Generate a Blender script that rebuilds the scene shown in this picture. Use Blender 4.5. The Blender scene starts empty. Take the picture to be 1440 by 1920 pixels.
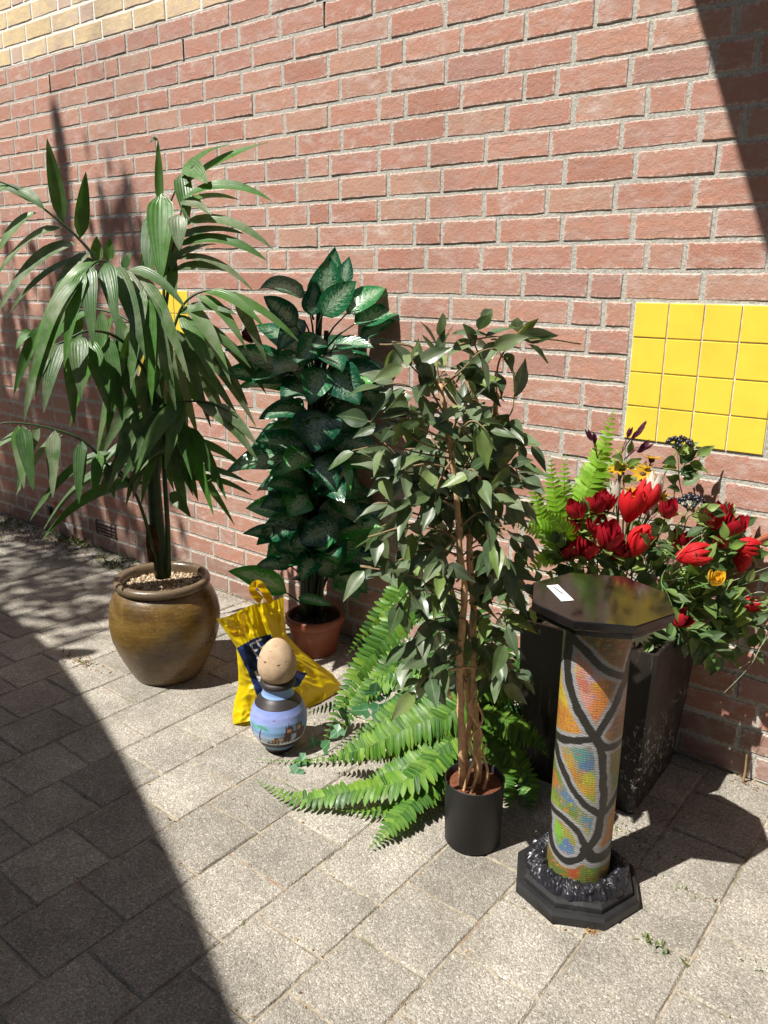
import bpy, bmesh, math, random
import numpy as np
from mathutils import Vector, Matrix, noise
random.seed(7)
R = math.radians
SC = bpy.context.scene
COL = SC.collection

# ------------------------------------------------------------------ camera
F_PX, YAW, PITCH, ROLL, CAM_D, CAM_H = 1534.71, 0.670699, 0.277235, 0.009175, 2.365362, 1.429837
def cam_axes():
    fw = Vector((-math.sin(YAW)*math.cos(PITCH), math.cos(YAW)*math.cos(PITCH), -math.sin(PITCH)))
    r = Vector((math.cos(YAW), math.sin(YAW), 0)); u = r.cross(fw)
    c, s = math.cos(ROLL), math.sin(ROLL)
    return r*c+u*s, u*c-r*s, fw
CR, CU, CF = cam_axes()
CP = Vector((0, -CAM_D, CAM_H))
cam_d = bpy.data.cameras.new('camera'); cam = bpy.data.objects.new('camera', cam_d); COL.objects.link(cam)
cam_d.sensor_fit = 'HORIZONTAL'; cam_d.sensor_width = 36; cam_d.lens = F_PX/1440*36
cam_d.clip_start = .05; cam_d.clip_end = 500
cam.matrix_world = Matrix.Translation(CP) @ Matrix((CR, CU, -CF)).transposed().to_4x4()
SC.camera = cam

# ------------------------------------------------------------------ sky, sun, exposure
SUN = Vector((-.175, -.436, .745)).normalized()           # towards the sun
world = bpy.data.worlds.new('World'); SC.world = world; world.use_nodes = True
wn = world.node_tree; bg = wn.nodes['Background']
sky = wn.nodes.new('ShaderNodeTexSky'); sky.sky_type = 'NISHITA'; sky.sun_disc = False
sky.sun_elevation = math.asin(SUN.z); sky.sun_rotation = math.atan2(SUN.x, SUN.y)
sky.air_density = 1.0; sky.dust_density = 1.0; sky.ozone_density = 1.0
wn.links.new(sky.outputs[0], bg.inputs[0]); bg.inputs[1].default_value = .055
sl = bpy.data.lights.new('sun', 'SUN'); sl.energy = 5.0; sl.angle = R(.53); sl.color = (1, .955, .88)
so = bpy.data.objects.new('sun', sl); COL.objects.link(so)
so.rotation_euler = (-SUN).to_track_quat('-Z', 'Y').to_euler(); so.location = SUN*8
SC.view_settings.view_transform = 'Standard'; SC.view_settings.look = 'None'
SC.view_settings.exposure = .82; SC.view_settings.gamma = 1
SC.view_settings.use_curve_mapping = False
SC.cycles.max_bounces = 7; SC.cycles.diffuse_bounces = 3; SC.cycles.glossy_bounces = 3; SC.cycles.transmission_bounces = 4
SC.render.resolution_x, SC.render.resolution_y = 768, 1024

# ------------------------------------------------------------------ helpers: photo pixel -> point of the place
def ray(px, py): return CF + CR*((px-720)/F_PX) - CU*((py-960)/F_PX)
HN = Vector((-math.sin(YAW), math.cos(YAW), 0))            # horizontal viewing direction
CAMW = -HN
def at(px, py, ax, o=0.0):
    """point on the upright plane through ax, o metres nearer to the camera"""
    d = ray(px, py); t = ((Vector((ax[0], ax[1], 0))-CP).dot(HN)-o)/d.dot(HN)
    return CP+d*t
def on_z(px, py, z=0.0):
    d = ray(px, py); return CP+d*((z-CP.z)/d.z)
def on_wall(px, py):
    d = ray(px, py); return CP+d*((0-CP.y)/d.y)
def ppm(P): return F_PX/(Vector(P)-CP).dot(CF)
def project(P):
    q = Vector(P)-CP; z = q.dot(CF); return 720+F_PX*q.dot(CR)/z, 960-F_PX*q.dot(CU)/z
def rnd(a, b): return random.uniform(a, b)
def rvec(s=1): return Vector((rnd(-s, s), rnd(-s, s), rnd(-s, s)))

class MB:
    def __init__(s): s.v = []; s.f = []; s.uv = []; s.c = []
    def add(s, vs, fs, uvs=None, cols=None):
        b = len(s.v); s.v += [tuple(v) for v in vs]; s.f += [tuple(i+b for i in f) for f in fs]
        s.uv += uvs if uvs else [(0, 0)]*len(vs)
        s.c += cols if cols else [(1, 1, 1, 1)]*len(vs)
        return s
    def box(s, lo, hi):
        x0, y0, z0 = lo; x1, y1, z1 = hi
        return s.add([(x0,y0,z0),(x1,y0,z0),(x1,y1,z0),(x0,y1,z0),(x0,y0,z1),(x1,y0,z1),(x1,y1,z1),(x0,y1,z1)],
                     [(0,3,2,1),(4,5,6,7),(0,1,5,4),(1,2,6,5),(2,3,7,6),(3,0,4,7)])
    def tube(s, pts, rad, n=8, cap=True):
        pts = [Vector(p) for p in pts]; rad = rad if hasattr(rad, '__len__') else [rad]*len(pts)
        vs, fs, uvs = [], [], []; up = None
        for i, p in enumerate(pts):
            t = (pts[min(i+1, len(pts)-1)]-pts[max(i-1, 0)]).normalized()
            if up is None:
                up = Vector((0, 0, 1)) if abs(t.z) < .9 else Vector((1, 0, 0))
            a = t.cross(up).normalized(); b = a.cross(t).normalized(); up = b
            for k in range(n):
                w = 2*math.pi*k/n
                vs.append(p+a*math.cos(w)*rad[i]+b*math.sin(w)*rad[i]); uvs.append((k/n, i/max(1, len(pts)-1)))
        for i in range(len(pts)-1):
            for k in range(n):
                fs.append((i*n+k, i*n+(k+1) % n, (i+1)*n+(k+1) % n, (i+1)*n+k))
        if cap: fs.append(tuple(range(n))[::-1]); fs.append(tuple((len(pts)-1)*n+k for k in range(n)))
        return s.add(vs, fs, uvs)
    def lathe(s, prof, c=(0, 0, 0), n=48, wob=0):
        vs, fs, uvs = [], [], []
        for i, (r, z) in enumerate(prof):
            for k in range(n):
                w = 2*math.pi*k/n
                rr = r*(1+wob*noise.noise((math.cos(w)*1.3, math.sin(w)*1.3, z*6))) if wob else r
                vs.append((c[0]+rr*math.cos(w), c[1]+rr*math.sin(w), c[2]+z)); uvs.append((k/n, i/(len(prof)-1)))
        for i in range(len(prof)-1):
            for k in range(n): fs.append((i*n+k, i*n+(k+1) % n, (i+1)*n+(k+1) % n, (i+1)*n+k))
        return s.add(vs, fs, uvs)
    def mesh(s, name, mat, smooth=True, org=(0, 0, 0), col=False):
        me = bpy.data.meshes.new(name)
        o = Vector(org); me.from_pydata([tuple(Vector(v)-o) for v in s.v], [], s.f)
        ul = me.uv_layers.new(name='UVMap')
        idx = np.empty(len(me.loops), dtype=np.int32); me.loops.foreach_get('vertex_index', idx)
        ul.data.foreach_set('uv', np.array(s.uv, dtype=np.float32)[idx].ravel())
        if col:
            ca = me.color_attributes.new('paint', 'FLOAT_COLOR', 'POINT')
            ca.data.foreach_set('color', np.array(s.c, dtype=np.float32).ravel())
        if smooth: me.polygons.foreach_set('use_smooth', [True]*len(me.polygons))
        me.materials.append(mat); me.update(); return me
    def build(s, name, mat, parent=None, smooth=True, org=None, col=False):
        o = Vector(org) if org is not None else (Vector(parent['_o']) if parent is not None else Vector((0, 0, 0)))
        me = s.mesh(name, mat, smooth, o, col)
        ob = bpy.data.objects.new(name, me); COL.objects.link(ob)
        if parent is not None:
            ob.parent = parent; ob.location = o-Vector(parent['_o'])
        else: ob.location = o
        ob['_o'] = tuple(o); return ob
def tag(o, label=None, cat=None, group=None, kind=None):
    if label: o['label'] = label
    if cat: o['category'] = cat
    if group: o['group'] = group
    if kind: o['kind'] = kind
    return o
def thing(name, label, cat, loc=(0, 0, 0), group=None):
    o = bpy.data.objects.new(name, None); COL.objects.link(o); o.location = loc; o['_o'] = tuple(loc)
    o.empty_display_size = .05
    return tag(o, label, cat, group)

# ------------------------------------------------------------------ materials
class NT:
    def __init__(s, name):
        s.m = bpy.data.materials.new(name); s.m.use_nodes = True; s.t = s.m.node_tree
        s.b = s.t.nodes['Principled BSDF']; s.out = s.t.nodes['Material Output']
    def n(s, typ, **kw):
        nd = s.t.nodes.new('ShaderNode'+typ)
        for k, v in kw.items():
            if hasattr(nd, k): setattr(nd, k, v)
        return nd
    def set(s, sock, val):
        if isinstance(val, bpy.types.NodeSocket): s.t.links.new(val, sock)
        elif isinstance(val, (tuple, list)) and len(val) == 3 and sock.type == 'RGBA': sock.default_value = (*val, 1)
        else: sock.default_value = val
    def pos(s): return s.n('NewGeometry').outputs['Position']
    def noise(s, vec, scale, detail=4, rough=.55):
        nd = s.n('TexNoise'); s.set(nd.inputs['Vector'], vec)
        nd.inputs['Scale'].default_value = scale; nd.inputs['Detail'].default_value = detail; nd.inputs['Roughness'].default_value = rough
        return nd.outputs['Fac']
    def ramp(s, fac, stops, interp='LINEAR'):
        nd = s.n('ValToRGB'); cr = nd.color_ramp; cr.interpolation = interp
        while len(cr.elements) < len(stops): cr.elements.new(.5)
        for e, (p, c) in zip(cr.elements, stops):
            e.position = p; e.color = (*c, 1) if len(c) == 3 else c
        s.set(nd.inputs[0], fac); return nd.outputs[0]
    def mix(s, fac, a, b, blend='MIX'):
        nd = s.n('Mix'); nd.data_type = 'RGBA'; nd.blend_type = blend
        s.set(nd.inputs[0], fac); s.set(nd.inputs[6], a); s.set(nd.inputs[7], b); return nd.outputs[2]
    def math(s, op, a, b=0.0, c=None):
        nd = s.n('Math'); nd.operation = op; s.set(nd.inputs[0], a); s.set(nd.inputs[1], b)
        if c is not None: s.set(nd.inputs[2], c)
        return nd.outputs[0]
    def mapr(s, v, a, b, c=0.0, d=1.0):
        nd = s.n('MapRange'); s.set(nd.inputs[0], v); s.set(nd.inputs[1], a); s.set(nd.inputs[2], b); s.set(nd.inputs[3], c); s.set(nd.inputs[4], d)
        return nd.outputs[0]
    def rand(s):
        """one random number for each object or loose piece"""
        oi = s.n('ObjectInfo').outputs['Random']; ri = s.n('NewGeometry').outputs['Random Per Island']
        return s.math('FRACT', s.math('ADD', oi, ri))
    def scalev(s, vec, xyz):
        nd = s.n('VectorMath'); nd.operation = 'MULTIPLY'; s.set(nd.inputs[0], vec); nd.inputs[1].default_value = xyz; return nd.outputs[0]
    def hsv(s, col, h=.5, sa=1.0, v=1.0):
        nd = s.n('HueSaturation'); s.set(nd.inputs['Hue'], h); s.set(nd.inputs['Saturation'], sa); s.set(nd.inputs['Value'], v); s.set(nd.inputs['Color'], col)
        return nd.outputs[0]
    def bump(s, h, dist, strength=1.0):
        nd = s.n('Bump'); s.set(nd.inputs['Height'], h); nd.inputs['Distance'].default_value = dist; s.set(nd.inputs['Strength'], strength)
        s.t.links.new(nd.outputs[0], s.b.inputs['Normal']); return nd
    def fin(s, col=None, rough=.7, spec=None, metal=None, coat=None):
        if col is not None: s.set(s.b.inputs['Base Color'], col)
        s.set(s.b.inputs['Roughness'], rough)
        if spec is not None: s.set(s.b.inputs['Specular IOR Level'], spec)
        if metal is not None: s.set(s.b.inputs['Metallic'], metal)
        if coat is not None: s.set(s.b.inputs['Coat Weight'], coat); s.b.inputs['Coat Roughness'].default_value = .15
        return s.m
    def translucent(s, col, amount):
        tr = s.n('BsdfTranslucent'); s.set(tr.inputs[0], col)
        mx = s.n('MixShader'); mx.inputs[0].default_value = amount
        s.t.links.new(s.b.outputs[0], mx.inputs[1]); s.t.links.new(tr.outputs[0], mx.inputs[2]); s.t.links.new(mx.outputs[0], s.out.inputs[0])

def brick_mat(name, stops):
    t = NT(name); p = t.pos(); r = t.rand()
    base = t.ramp(r, stops)
    bl = t.noise(t.scalev(p, (14, 14, 26)), 1, 4, .66)
    base = t.hsv(base, .5, 1.0, t.mapr(bl, .3, .7, 1.12, .86))
    r2 = t.math('FRACT', t.math('MULTIPLY', r, 7.31))
    bloom = t.math('MULTIPLY', t.mapr(bl, .46, .72), t.mapr(r2, 0, 1, .25, .95))
    base = t.mix(bloom, base, (.56, .44, .39))
    uv = t.n('UVMap').outputs[0]; sx = t.n('SeparateXYZ'); t.set(sx.inputs[0], uv)   # distance to the brick's edges in metres
    med = t.noise(p, 70, 3, .7)
    d = t.math('MINIMUM', sx.outputs[0], sx.outputs[1])
    edge = t.mapr(t.math('SUBTRACT', d, t.mapr(med, .42, .72, -.003, .011)), 0, .004, .6, 0)
    base = t.mix(edge, base, (.58, .52, .46))
    stain = t.noise(t.scalev(p, (1.6, 1.6, .7)), 1, 4, .65)
    base = t.mix(t.mapr(stain, .52, .72, 0, .35), base, (.20, .135, .115))
    fine = t.noise(p, 420, 2, .7)
    base = t.hsv(base, .5, 1.0, t.mapr(fine, .3, .7, .84, 1.16))
    t.set(t.b.inputs['Base Color'], base)
    t.bump(t.math('ADD', med, t.math('MULTIPLY', fine, .5)), .0028, .9)
    return t.fin(None, .9, .25)
M = {}
M['brick'] = brick_mat('red_brick', [(0, (.365, .178, .130)), (.2, (.41, .208, .152)), (.45, (.39, .205, .160)), (.7, (.425, .226, .165)), (.88, (.41, .240, .176)), (1, (.35, .186, .154))])
M['brick_yellow'] = brick_mat('yellow_brick', [(0, (.60, .47, .27)), (.4, (.66, .53, .32)), (.75, (.60, .47, .30)), (.8, (.56, .40, .29)), (1, (.64, .50, .29))])
M['brick_pink'] = brick_mat('pinkish_brick', [(0, (.50, .36, .28)), (1, (.56, .42, .33))])
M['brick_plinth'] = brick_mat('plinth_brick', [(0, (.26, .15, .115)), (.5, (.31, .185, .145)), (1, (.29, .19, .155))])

def mortar_mat(name, a, b):
    t = NT(name); p = t.pos()
    m = t.noise(p, 95, 3, .75); g = t.noise(p, 360, 2, .7)
    c = t.mix(t.mapr(m, .35, .65), a, b)
    c = t.hsv(c, .5, 1.0, t.mapr(g, .3, .7, .70, 1.25))
    t.bump(t.math('ADD', m, t.math('MULTIPLY', g, .5)), .0035, .9)
    return t.fin(c, .95, .2)
M['mortar'] = mortar_mat('grey_mortar', (.34, .33, .295), (.50, .485, .43))
M['mortar_white'] = mortar_mat('white_mortar', (.72, .69, .63), (.80, .77, .71))

def paver_mat():
    t = NT('washed_concrete'); p = t.pos(); r = t.rand()
    v = t.n('TexVoronoi'); v.feature = 'F1'; t.set(v.inputs['Vector'], p); v.inputs['Scale'].default_value = 270
    sep = t.n('SeparateColor'); t.set(sep.inputs[0], v.outputs['Color'])
    grain = t.ramp(sep.outputs[0], [(0, (.14, .122, .10)), (.2, (.235, .212, .176)), (.5, (.315, .288, .242)), (.78, (.385, .355, .303)), (.93, (.52, .49, .43)), (1, (.66, .635, .58))])
    v2 = t.n('TexVoronoi'); t.set(v2.inputs['Vector'], p); v2.inputs['Scale'].default_value = 560
    sep2 = t.n('SeparateColor'); t.set(sep2.inputs[0], v2.outputs['Color'])
    grain = t.mix(.38, grain, t.ramp(sep2.outputs[1], [(0, (.15, .135, .112)), (.5, (.30, .275, .232)), (1, (.46, .43, .375))]))
    big = t.noise(p, 5, 4, .65)
    c = t.hsv(grain, .5, 1.0, t.math('MULTIPLY', t.mapr(r, 0, 1, .80, 1.10), t.mapr(big, .3, .7, .72, 1.2)))
    st = t.noise(p, 3.1, 5, .7)
    c = t.mix(t.mapr(st, .56, .72, 0, .45), c, (.17, .145, .11))
    c = t.mix(t.mapr(st, .40, .30, 0, .35), c, (.42, .39, .34))
    h = t.math('ADD', t.math('MULTIPLY', v.outputs['Distance'], -1.2), t.math('MULTIPLY', v2.outputs['Distance'], -.6))
    t.bump(h, .0016, 1.0)
    return t.fin(c, .9, .3)
M['paver'] = paver_mat()
def sand_mat():
    t = NT('joint_sand'); p = t.pos()
    n1 = t.noise(p, 45, 4, .7); n2 = t.noise(p, 7, 4, .65)
    c = t.ramp(n1, [(.3, (.14, .115, .08)), (.5, (.30, .255, .19)), (.7, (.40, .35, .275))])
    c = t.mix(t.mapr(n2, .57, .66, 0, .75), c, (.08, .095, .035))
    c = t.mix(t.mapr(n2, .42, .34, 0, .7), c, (.22, .10, .055))
    t.bump(n1, .006, 1)
    return t.fin(c, .97, .15)
M['sand'] = sand_mat()

def rgbnode(t, col):
    n = t.n('RGB'); n.outputs[0].default_value = (*col, 1); return n.outputs[0]
def plain(name, col, rough=.6, spec=.5, var=.12, scale=30, bump=0, bscale=80, metal=None, coat=None, spots=None):
    t = NT(name); p = t.pos()
    c = t.hsv(rgbnode(t, col), .5, 1.0, t.mapr(t.noise(p, scale, 5, .6), .3, .7, 1-var, 1+var))
    if spots: c = t.mix(t.mapr(t.noise(p, spots[1], 6, .7), spots[2], spots[2]+.08), c, spots[0])
    if bump: t.bump(t.noise(p, bscale, 5, .65), bump, 1)
    return t.fin(c, rough, spec, metal, coat)

def leaf_mat(name, stops, rough=.5, trans=.25, dust=None, vein=None, ribs=0, spec=.4, tip=None):
    """stops: colour by random leaf; dust: (colour, amount); vein: colour of midrib; ribs: fine lengthwise lines"""
    t = NT(name); p = t.pos(); r = t.rand()
    c = t.ramp(r, stops)
    c = t.hsv(c, .5, 1.0, t.mapr(t.noise(p, 45, 4, .6), .3, .7, .82, 1.2))
    uv = t.n('UVMap').outputs[0]; sx = t.n('SeparateXYZ'); t.set(sx.inputs[0], uv)
    across = t.math('ABSOLUTE', t.math('SUBTRACT', sx.outputs[0], .5))
    if ribs:
        w = t.math('SINE', t.math('MULTIPLY', sx.outputs[0], ribs))
        c = t.mix(t.mapr(w, -.2, 1, 0, .10), c, (.24, .28, .14))
        t.bump(w, .0004, .6)
    if vein: c = t.mix(t.mapr(across, .0, .05, .75, 0), c, vein)
    if tip: c = t.mix(t.mapr(sx.outputs[1], .86, 1, 0, .8), c, tip)
    if dust:
        up = t.n('SeparateXYZ'); t.set(up.inputs[0], t.n('NewGeometry').outputs['True Normal'])
        d = t.math('MULTIPLY', t.mapr(t.noise(p, 11, 5, .65), .38, .62, .15, 1), dust[1])
        r3 = t.mapr(t.math('FRACT', t.math('MULTIPLY', r, 5.7)), .2, 1, .12, 1.1)
        c = t.mix(t.math('MULTIPLY', d, r3), c, dust[0])
    t.fin(c, t.mapr(t.noise(p, 30, 3), .3, .7, max(.12, rough-.15), rough+.15), spec)
    if trans: t.translucent(t.hsv(c, .49, 1.25, 1.7), trans)
    return t.m
M['palm'] = leaf_mat('palm_leaf', [(0, (.022, .075, .014)), (.4, (.035, .11, .018)), (.7, (.05, .17, .015)), (1, (.028, .085, .02))], .42, .25, ((.27, .29, .20), .72), None, 40)
M['palm_stem'] = plain('palm_stem', (.022, .055, .016), .5, .4, .3, 25, .002, 60, spots=((.10, .055, .03), 9, .56))
M['palm_bark'] = plain('palm_bark', (.095, .042, .022), .9, .2, .5, 40, .006, 70)
M['ficus'] = leaf_mat('ficus_leaf', [(0, (.03, .062, .026)), (.35, (.045, .085, .032)), (.7, (.06, .11, .038)), (.86, (.10, .16, .042)), (1, (.17, .25, .05))], .36, .22, ((.27, .30, .21), .6), (.16, .21, .10), 0, .5)
M['ficus_bark'] = plain('ficus_bark', (.56, .35, .19), .85, .25, .3, 60, .003, 120, spots=((.12, .06, .03), 38, .66))
M['twig'] = plain('twig', (.24, .17, .09), .8, .3, .3, 60)
def dief_mat():
    t = NT('variegated_leaf'); p = t.pos(); r = t.rand()
    uv = t.n('UVMap').outputs[0]; sx = t.n('SeparateXYZ'); t.set(sx.inputs[0], uv)
    across = t.math('ABSOLUTE', t.math('SUBTRACT', sx.outputs[0], .5))
    g = t.ramp(r, [(0, (.007, .062, .03)), (.4, (.010, .09, .04)), (.7, (.016, .13, .046)), (.85, (.035, .20, .042)), (1, (.07, .30, .05))])
    # feathered pale markings that slant away from the midrib
    sl_ = t.math('SUBTRACT', sx.outputs[1], t.math('MULTIPLY', across, .55))
    cv = t.n('CombineXYZ'); t.set(cv.inputs[0], t.math('MULTIPLY', sl_, 40)); t.set(cv.inputs[1], t.math('MULTIPLY', across, 13)); t.set(cv.inputs[2], t.math('MULTIPLY', r, 40))
    w = t.noise(cv.outputs[0], 1, 4, .75)
    lim = t.mapr(across, .02, .42, .11, -.13)
    vmask = t.math('MULTIPLY', t.mapr(sx.outputs[1], .02, .2), t.mapr(sx.outputs[1], .95, .7))
    pale = t.math('MULTIPLY', t.mapr(t.math('ADD', w, lim), .50, .56), vmask)
    c = t.mix(t.math('MULTIPLY', pale, .62), g, t.ramp(r, [(0, (.34, .47, .34)), (.8, (.48, .60, .43)), (1, (.58, .66, .46))]))
    c = t.mix(t.mapr(across, 0, .022, .6, 0), c, (.05, .11, .045))
    t.bump(t.math('SINE', t.math('MULTIPLY', sl_, 50)), .0005, .5)
    t.fin(c, .22, .5); t.translucent(t.hsv(c, .49, 1.25, 1.7), .2); return t.m
M['dief'] = dief_mat()
M['dief_stem'] = plain('dark_cane', (.02, .034, .018), .6, .4, .4, 40, .002, 60)
M['fern'] = leaf_mat('fern_leaf', [(0, (.018, .075, .010)), (.3, (.045, .13, .013)), (.6, (.075, .18, .016)), (.85, (.14, .25, .03)), (1, (.035, .11, .012))], .5, .2, None, (.24, .34, .08), 0, .3, (.17, .26, .04))
M['fern_dark'] = leaf_mat('fern_dark', [(0, (.015, .06, .012)), (.6, (.03, .10, .014)), (1, (.05, .14, .016))], .4, .2, None, (.12, .20, .06), 0, .45)
M['fern_bright'] = leaf_mat('fern_bright', [(0, (.15, .33, .02)), (1, (.22, .42, .04))], .5, .3, None, None, 0, .4)
M['ivy'] = leaf_mat('ivy_leaf', [(0, (.02, .09, .035)), (1, (.05, .15, .06))], .4, .15, None, (.18, .30, .16), 0, .5)
M['rose_leaf'] = leaf_mat('rose_leaf', [(0, (.022, .06, .014)), (.4, (.05, .11, .022)), (.7, (.12, .21, .04)), (1, (.24, .33, .08))], .55, .22, ((.24, .27, .17), .35), (.15, .20, .08), 0, .35)
M['sepal'] = leaf_mat('pale_sepal', [(0, (.16, .24, .06)), (1, (.32, .40, .14))], .6, .25)
M['stem_green'] = plain('stem_green', (.10, .19, .045), .55, .4, .2, 30)
def petal_mat(name, a, b, rough=.55, trans=.25):
    t = NT(name); r = t.rand()
    uv = t.n('UVMap').outputs[0]; sx = t.n('SeparateXYZ'); t.set(sx.inputs[0], uv)
    c = t.mix(r, rgbnode(t, a), rgbnode(t, b))
    fib = t.math('SINE', t.math('ADD', t.math('MULTIPLY', sx.outputs[0], 70), t.math('MULTIPLY', t.noise(t.pos(), 90, 3), 6)))
    c = t.hsv(c, .5, 1.0, t.mapr(fib, -1, 1, .82, 1.12))
    t.bump(fib, .0005, .7); t.fin(c, rough, .3); t.translucent(c, trans); return t.m
M['red'] = petal_mat('red_petal', (.52, .008, .014), (.62, .014, .018))
M['crimson'] = petal_mat('crimson_petal', (.30, .005, .016), (.44, .010, .022))
M['yellow_petal'] = petal_mat('yellow_petal', (.75, .42, .02), (.80, .50, .03))
M['white_petal'] = petal_mat('white_petal', (.72, .68, .58), (.74, .72, .62), .5, .3)
M['green_white'] = petal_mat('green_white_petal', (.52, .56, .40), (.58, .60, .48), .5, .3)
M['purple'] = petal_mat('purple_petal', (.14, .03, .075), (.20, .05, .10), .5, .15)
M['berry'] = plain('dark_berry', (.012, .013, .022), .35, .5, .3, 60)

# ================================================================== THE WALL
CH, ZT = .0810, 1.3774                  # course height; joint level at the top of the tile panel
TH = .0125                              # joint thickness
YB = 30                                 # first course of yellow brick (counted from the ground)
NC = 44
WX0, WX1 = -7.2, 1.6
TILE = .0996
panels = [(-.9535, ), (-3.383, )]       # left edges of the two tile panels
PZ1 = 1.3728; PZ0 = PZ1-4*TILE
# head joints read off the photograph: (crop origin, scale, points)
J = []
def joints(ox, oy, s, pts): J.extend((ox+x/s, oy+y/s) for x, y in pts)
joints(0, 0, 4.8, [(60,180),(280,90),(515,30),(230,275),(460,200),(712,125),(840,80),(1108,30),(22,350),(98,500),(200,470),(420,390),(660,310),(915,240),(1195,150),(58,680),(268,620),(487,560),(735,480),(862,450),(1132,370),(1420,290),(125,830),(335,775),(448,745),(680,690),(940,610),(1070,590),(1350,510),(95,1010),(310,950),(530,890),(770,830),(1028,770),(1305,720),(160,1140),(262,1115),(485,1070),(718,1020),(965,970),(1238,920),(130,1310),(335,1260),(550,1230),(795,1180),(1047,1140),(1325,1085),(630,1370),(868,1330),(1120,1290)])
joints(0, 280, 4.8, [(92,140),(290,100),(155,290),(365,245),(705,210),(950,180),(1210,140),(655,390),(900,350),(1155,330),(850,540),(980,520),(1230,490),(190,580),(925,680),(1180,650)])
joints(0, 0, 2, [(1215,50),(1048,95),(893,135),(823,160),(1272,140),(1102,185),(945,215),(803,235),(1420,190),(1228,215),(1058,260),(905,300),(763,320),(632,355),(1275,320),(1108,360),(950,400),(803,420),(672,450),(550,470),(1420,400),(1232,430),(1067,460),(916,490),(773,510),(712,510),(1280,530),(1113,550),(962,580),(1420,610),(1237,620),(1150,630),(997,650),(848,670),(722,680),(1275,710),(1112,720),(963,720),(1420,800),(1237,800),(1155,800),(1000,800),(1367,890),(1195,890),(1038,890),(1410,970),(1078,975),(1005,975),(865,980),(735,980)])
joints(720, 0, 2, [(20,85),(230,50),(458,10),(75,190),(291,140),(532,90),(795,40),(940,20),(20,310),(232,260),(458,215),(713,165),(1003,110),(80,380),(290,345),(527,310),(650,295),(925,245),(1235,200),(30,495),(233,465),(460,425),(710,390),(990,365),(1145,330),(168,590),(383,560),(625,520),(890,490),(1190,460),(1350,470),(15,690),(217,670),(436,640),(678,620),(945,600),(1253,580),(163,780),(376,770),(610,740),(868,720),(1170,700),(115,870),(216,860),(428,850),(668,840),(935,830),(1240,810),(157,960),(365,950),(470,960),(713,950),(985,940),(1130,940),(97,1070),(298,1070),(520,1070),(770,1060),(900,1060),(1195,1060)])
joints(1060, 480, 3.789, [(30,410),(155,600),(10,790),(118,990)])
joints(1160, 1150, 5.143, [(1010,420),(1335,1030),(1160,1170),(1300,1420)])
joints(300, 900, 5.538, [(595,220),(940,310),(368,330),(697,430),(295,480),(617,580),(785,630),(240,640),(550,710),(885,810),(315,800),(475,860),(810,1000),(710,1090)])
WEEPS = [(-3.929, 2.313), (-2.931, 2.313), (-2.161, 2.317)]
rows = {}
for px, py in J:
    w = on_wall(px, py); rows.setdefault(int(math.floor(w.z/CH)), []).append(w.x)
wr = random.Random(3)
def fill(x0, x1):
    """brick boundaries between two joints"""
    out = []; L = x1-x0
    if L < .29: return []
    n = max(1, round(L/.207)); st = []; tot = 0
    k = max(1, round(L/.22)); best = None
    for nh in range(0, 4):
        for ns in range(0, 60):
            e = abs(nh*.11+ns*.22-L)
            if ns+nh > 1 and (best is None or e+.004*nh < best[0]): best = (e+.004*nh, nh, ns)
    nh, ns = best[1], best[2]
    seq = [.11]*nh+[.22]*ns; wr.shuffle(seq); q = L/sum(seq); x = x0
    for s_ in seq[:-1]: x += s_*q; out.append(x)
    return out
def row_bounds(i):
    xs = sorted(rows.get(i, [])); ys = []
    for x in xs:
        if not ys or x-ys[-1] > .085: ys.append(x)
    if not ys: ys = [wr.uniform(-3.2, -2.9)]
    full = [ys[0]]
    for a, b in zip(ys, ys[1:]): full += fill(a, b)+[b]
    x = full[0]
    while x > WX0: x -= .11 if wr.random() < .17 else .22; full.insert(0, x)
    x = full[-1]
    while x < WX1: x += .11 if wr.random() < .17 else .22; full.append(x)
    return full
bricks = []                              # (x0, x1, course)
for i in range(NC):
    b = row_bounds(i)
    for x0, x1 in zip(b, b[1:]):
        segs = [(x0, x1)]
        if PZ0-.03 < (i+.5)*CH < PZ1:
            for (pl,) in panels:
                a, c = pl-.006, pl+4*TILE+.006; ns_ = []
                for s0, s1 in segs:
                    if s1 <= a or s0 >= c: ns_.append((s0, s1)); continue
                    if s0 < a-.02: ns_.append((s0, a))
                    if s1 > c+.02: ns_.append((c, s1))
                segs = ns_
        bricks += [(s0, s1, i) for s0, s1 in segs]

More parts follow.
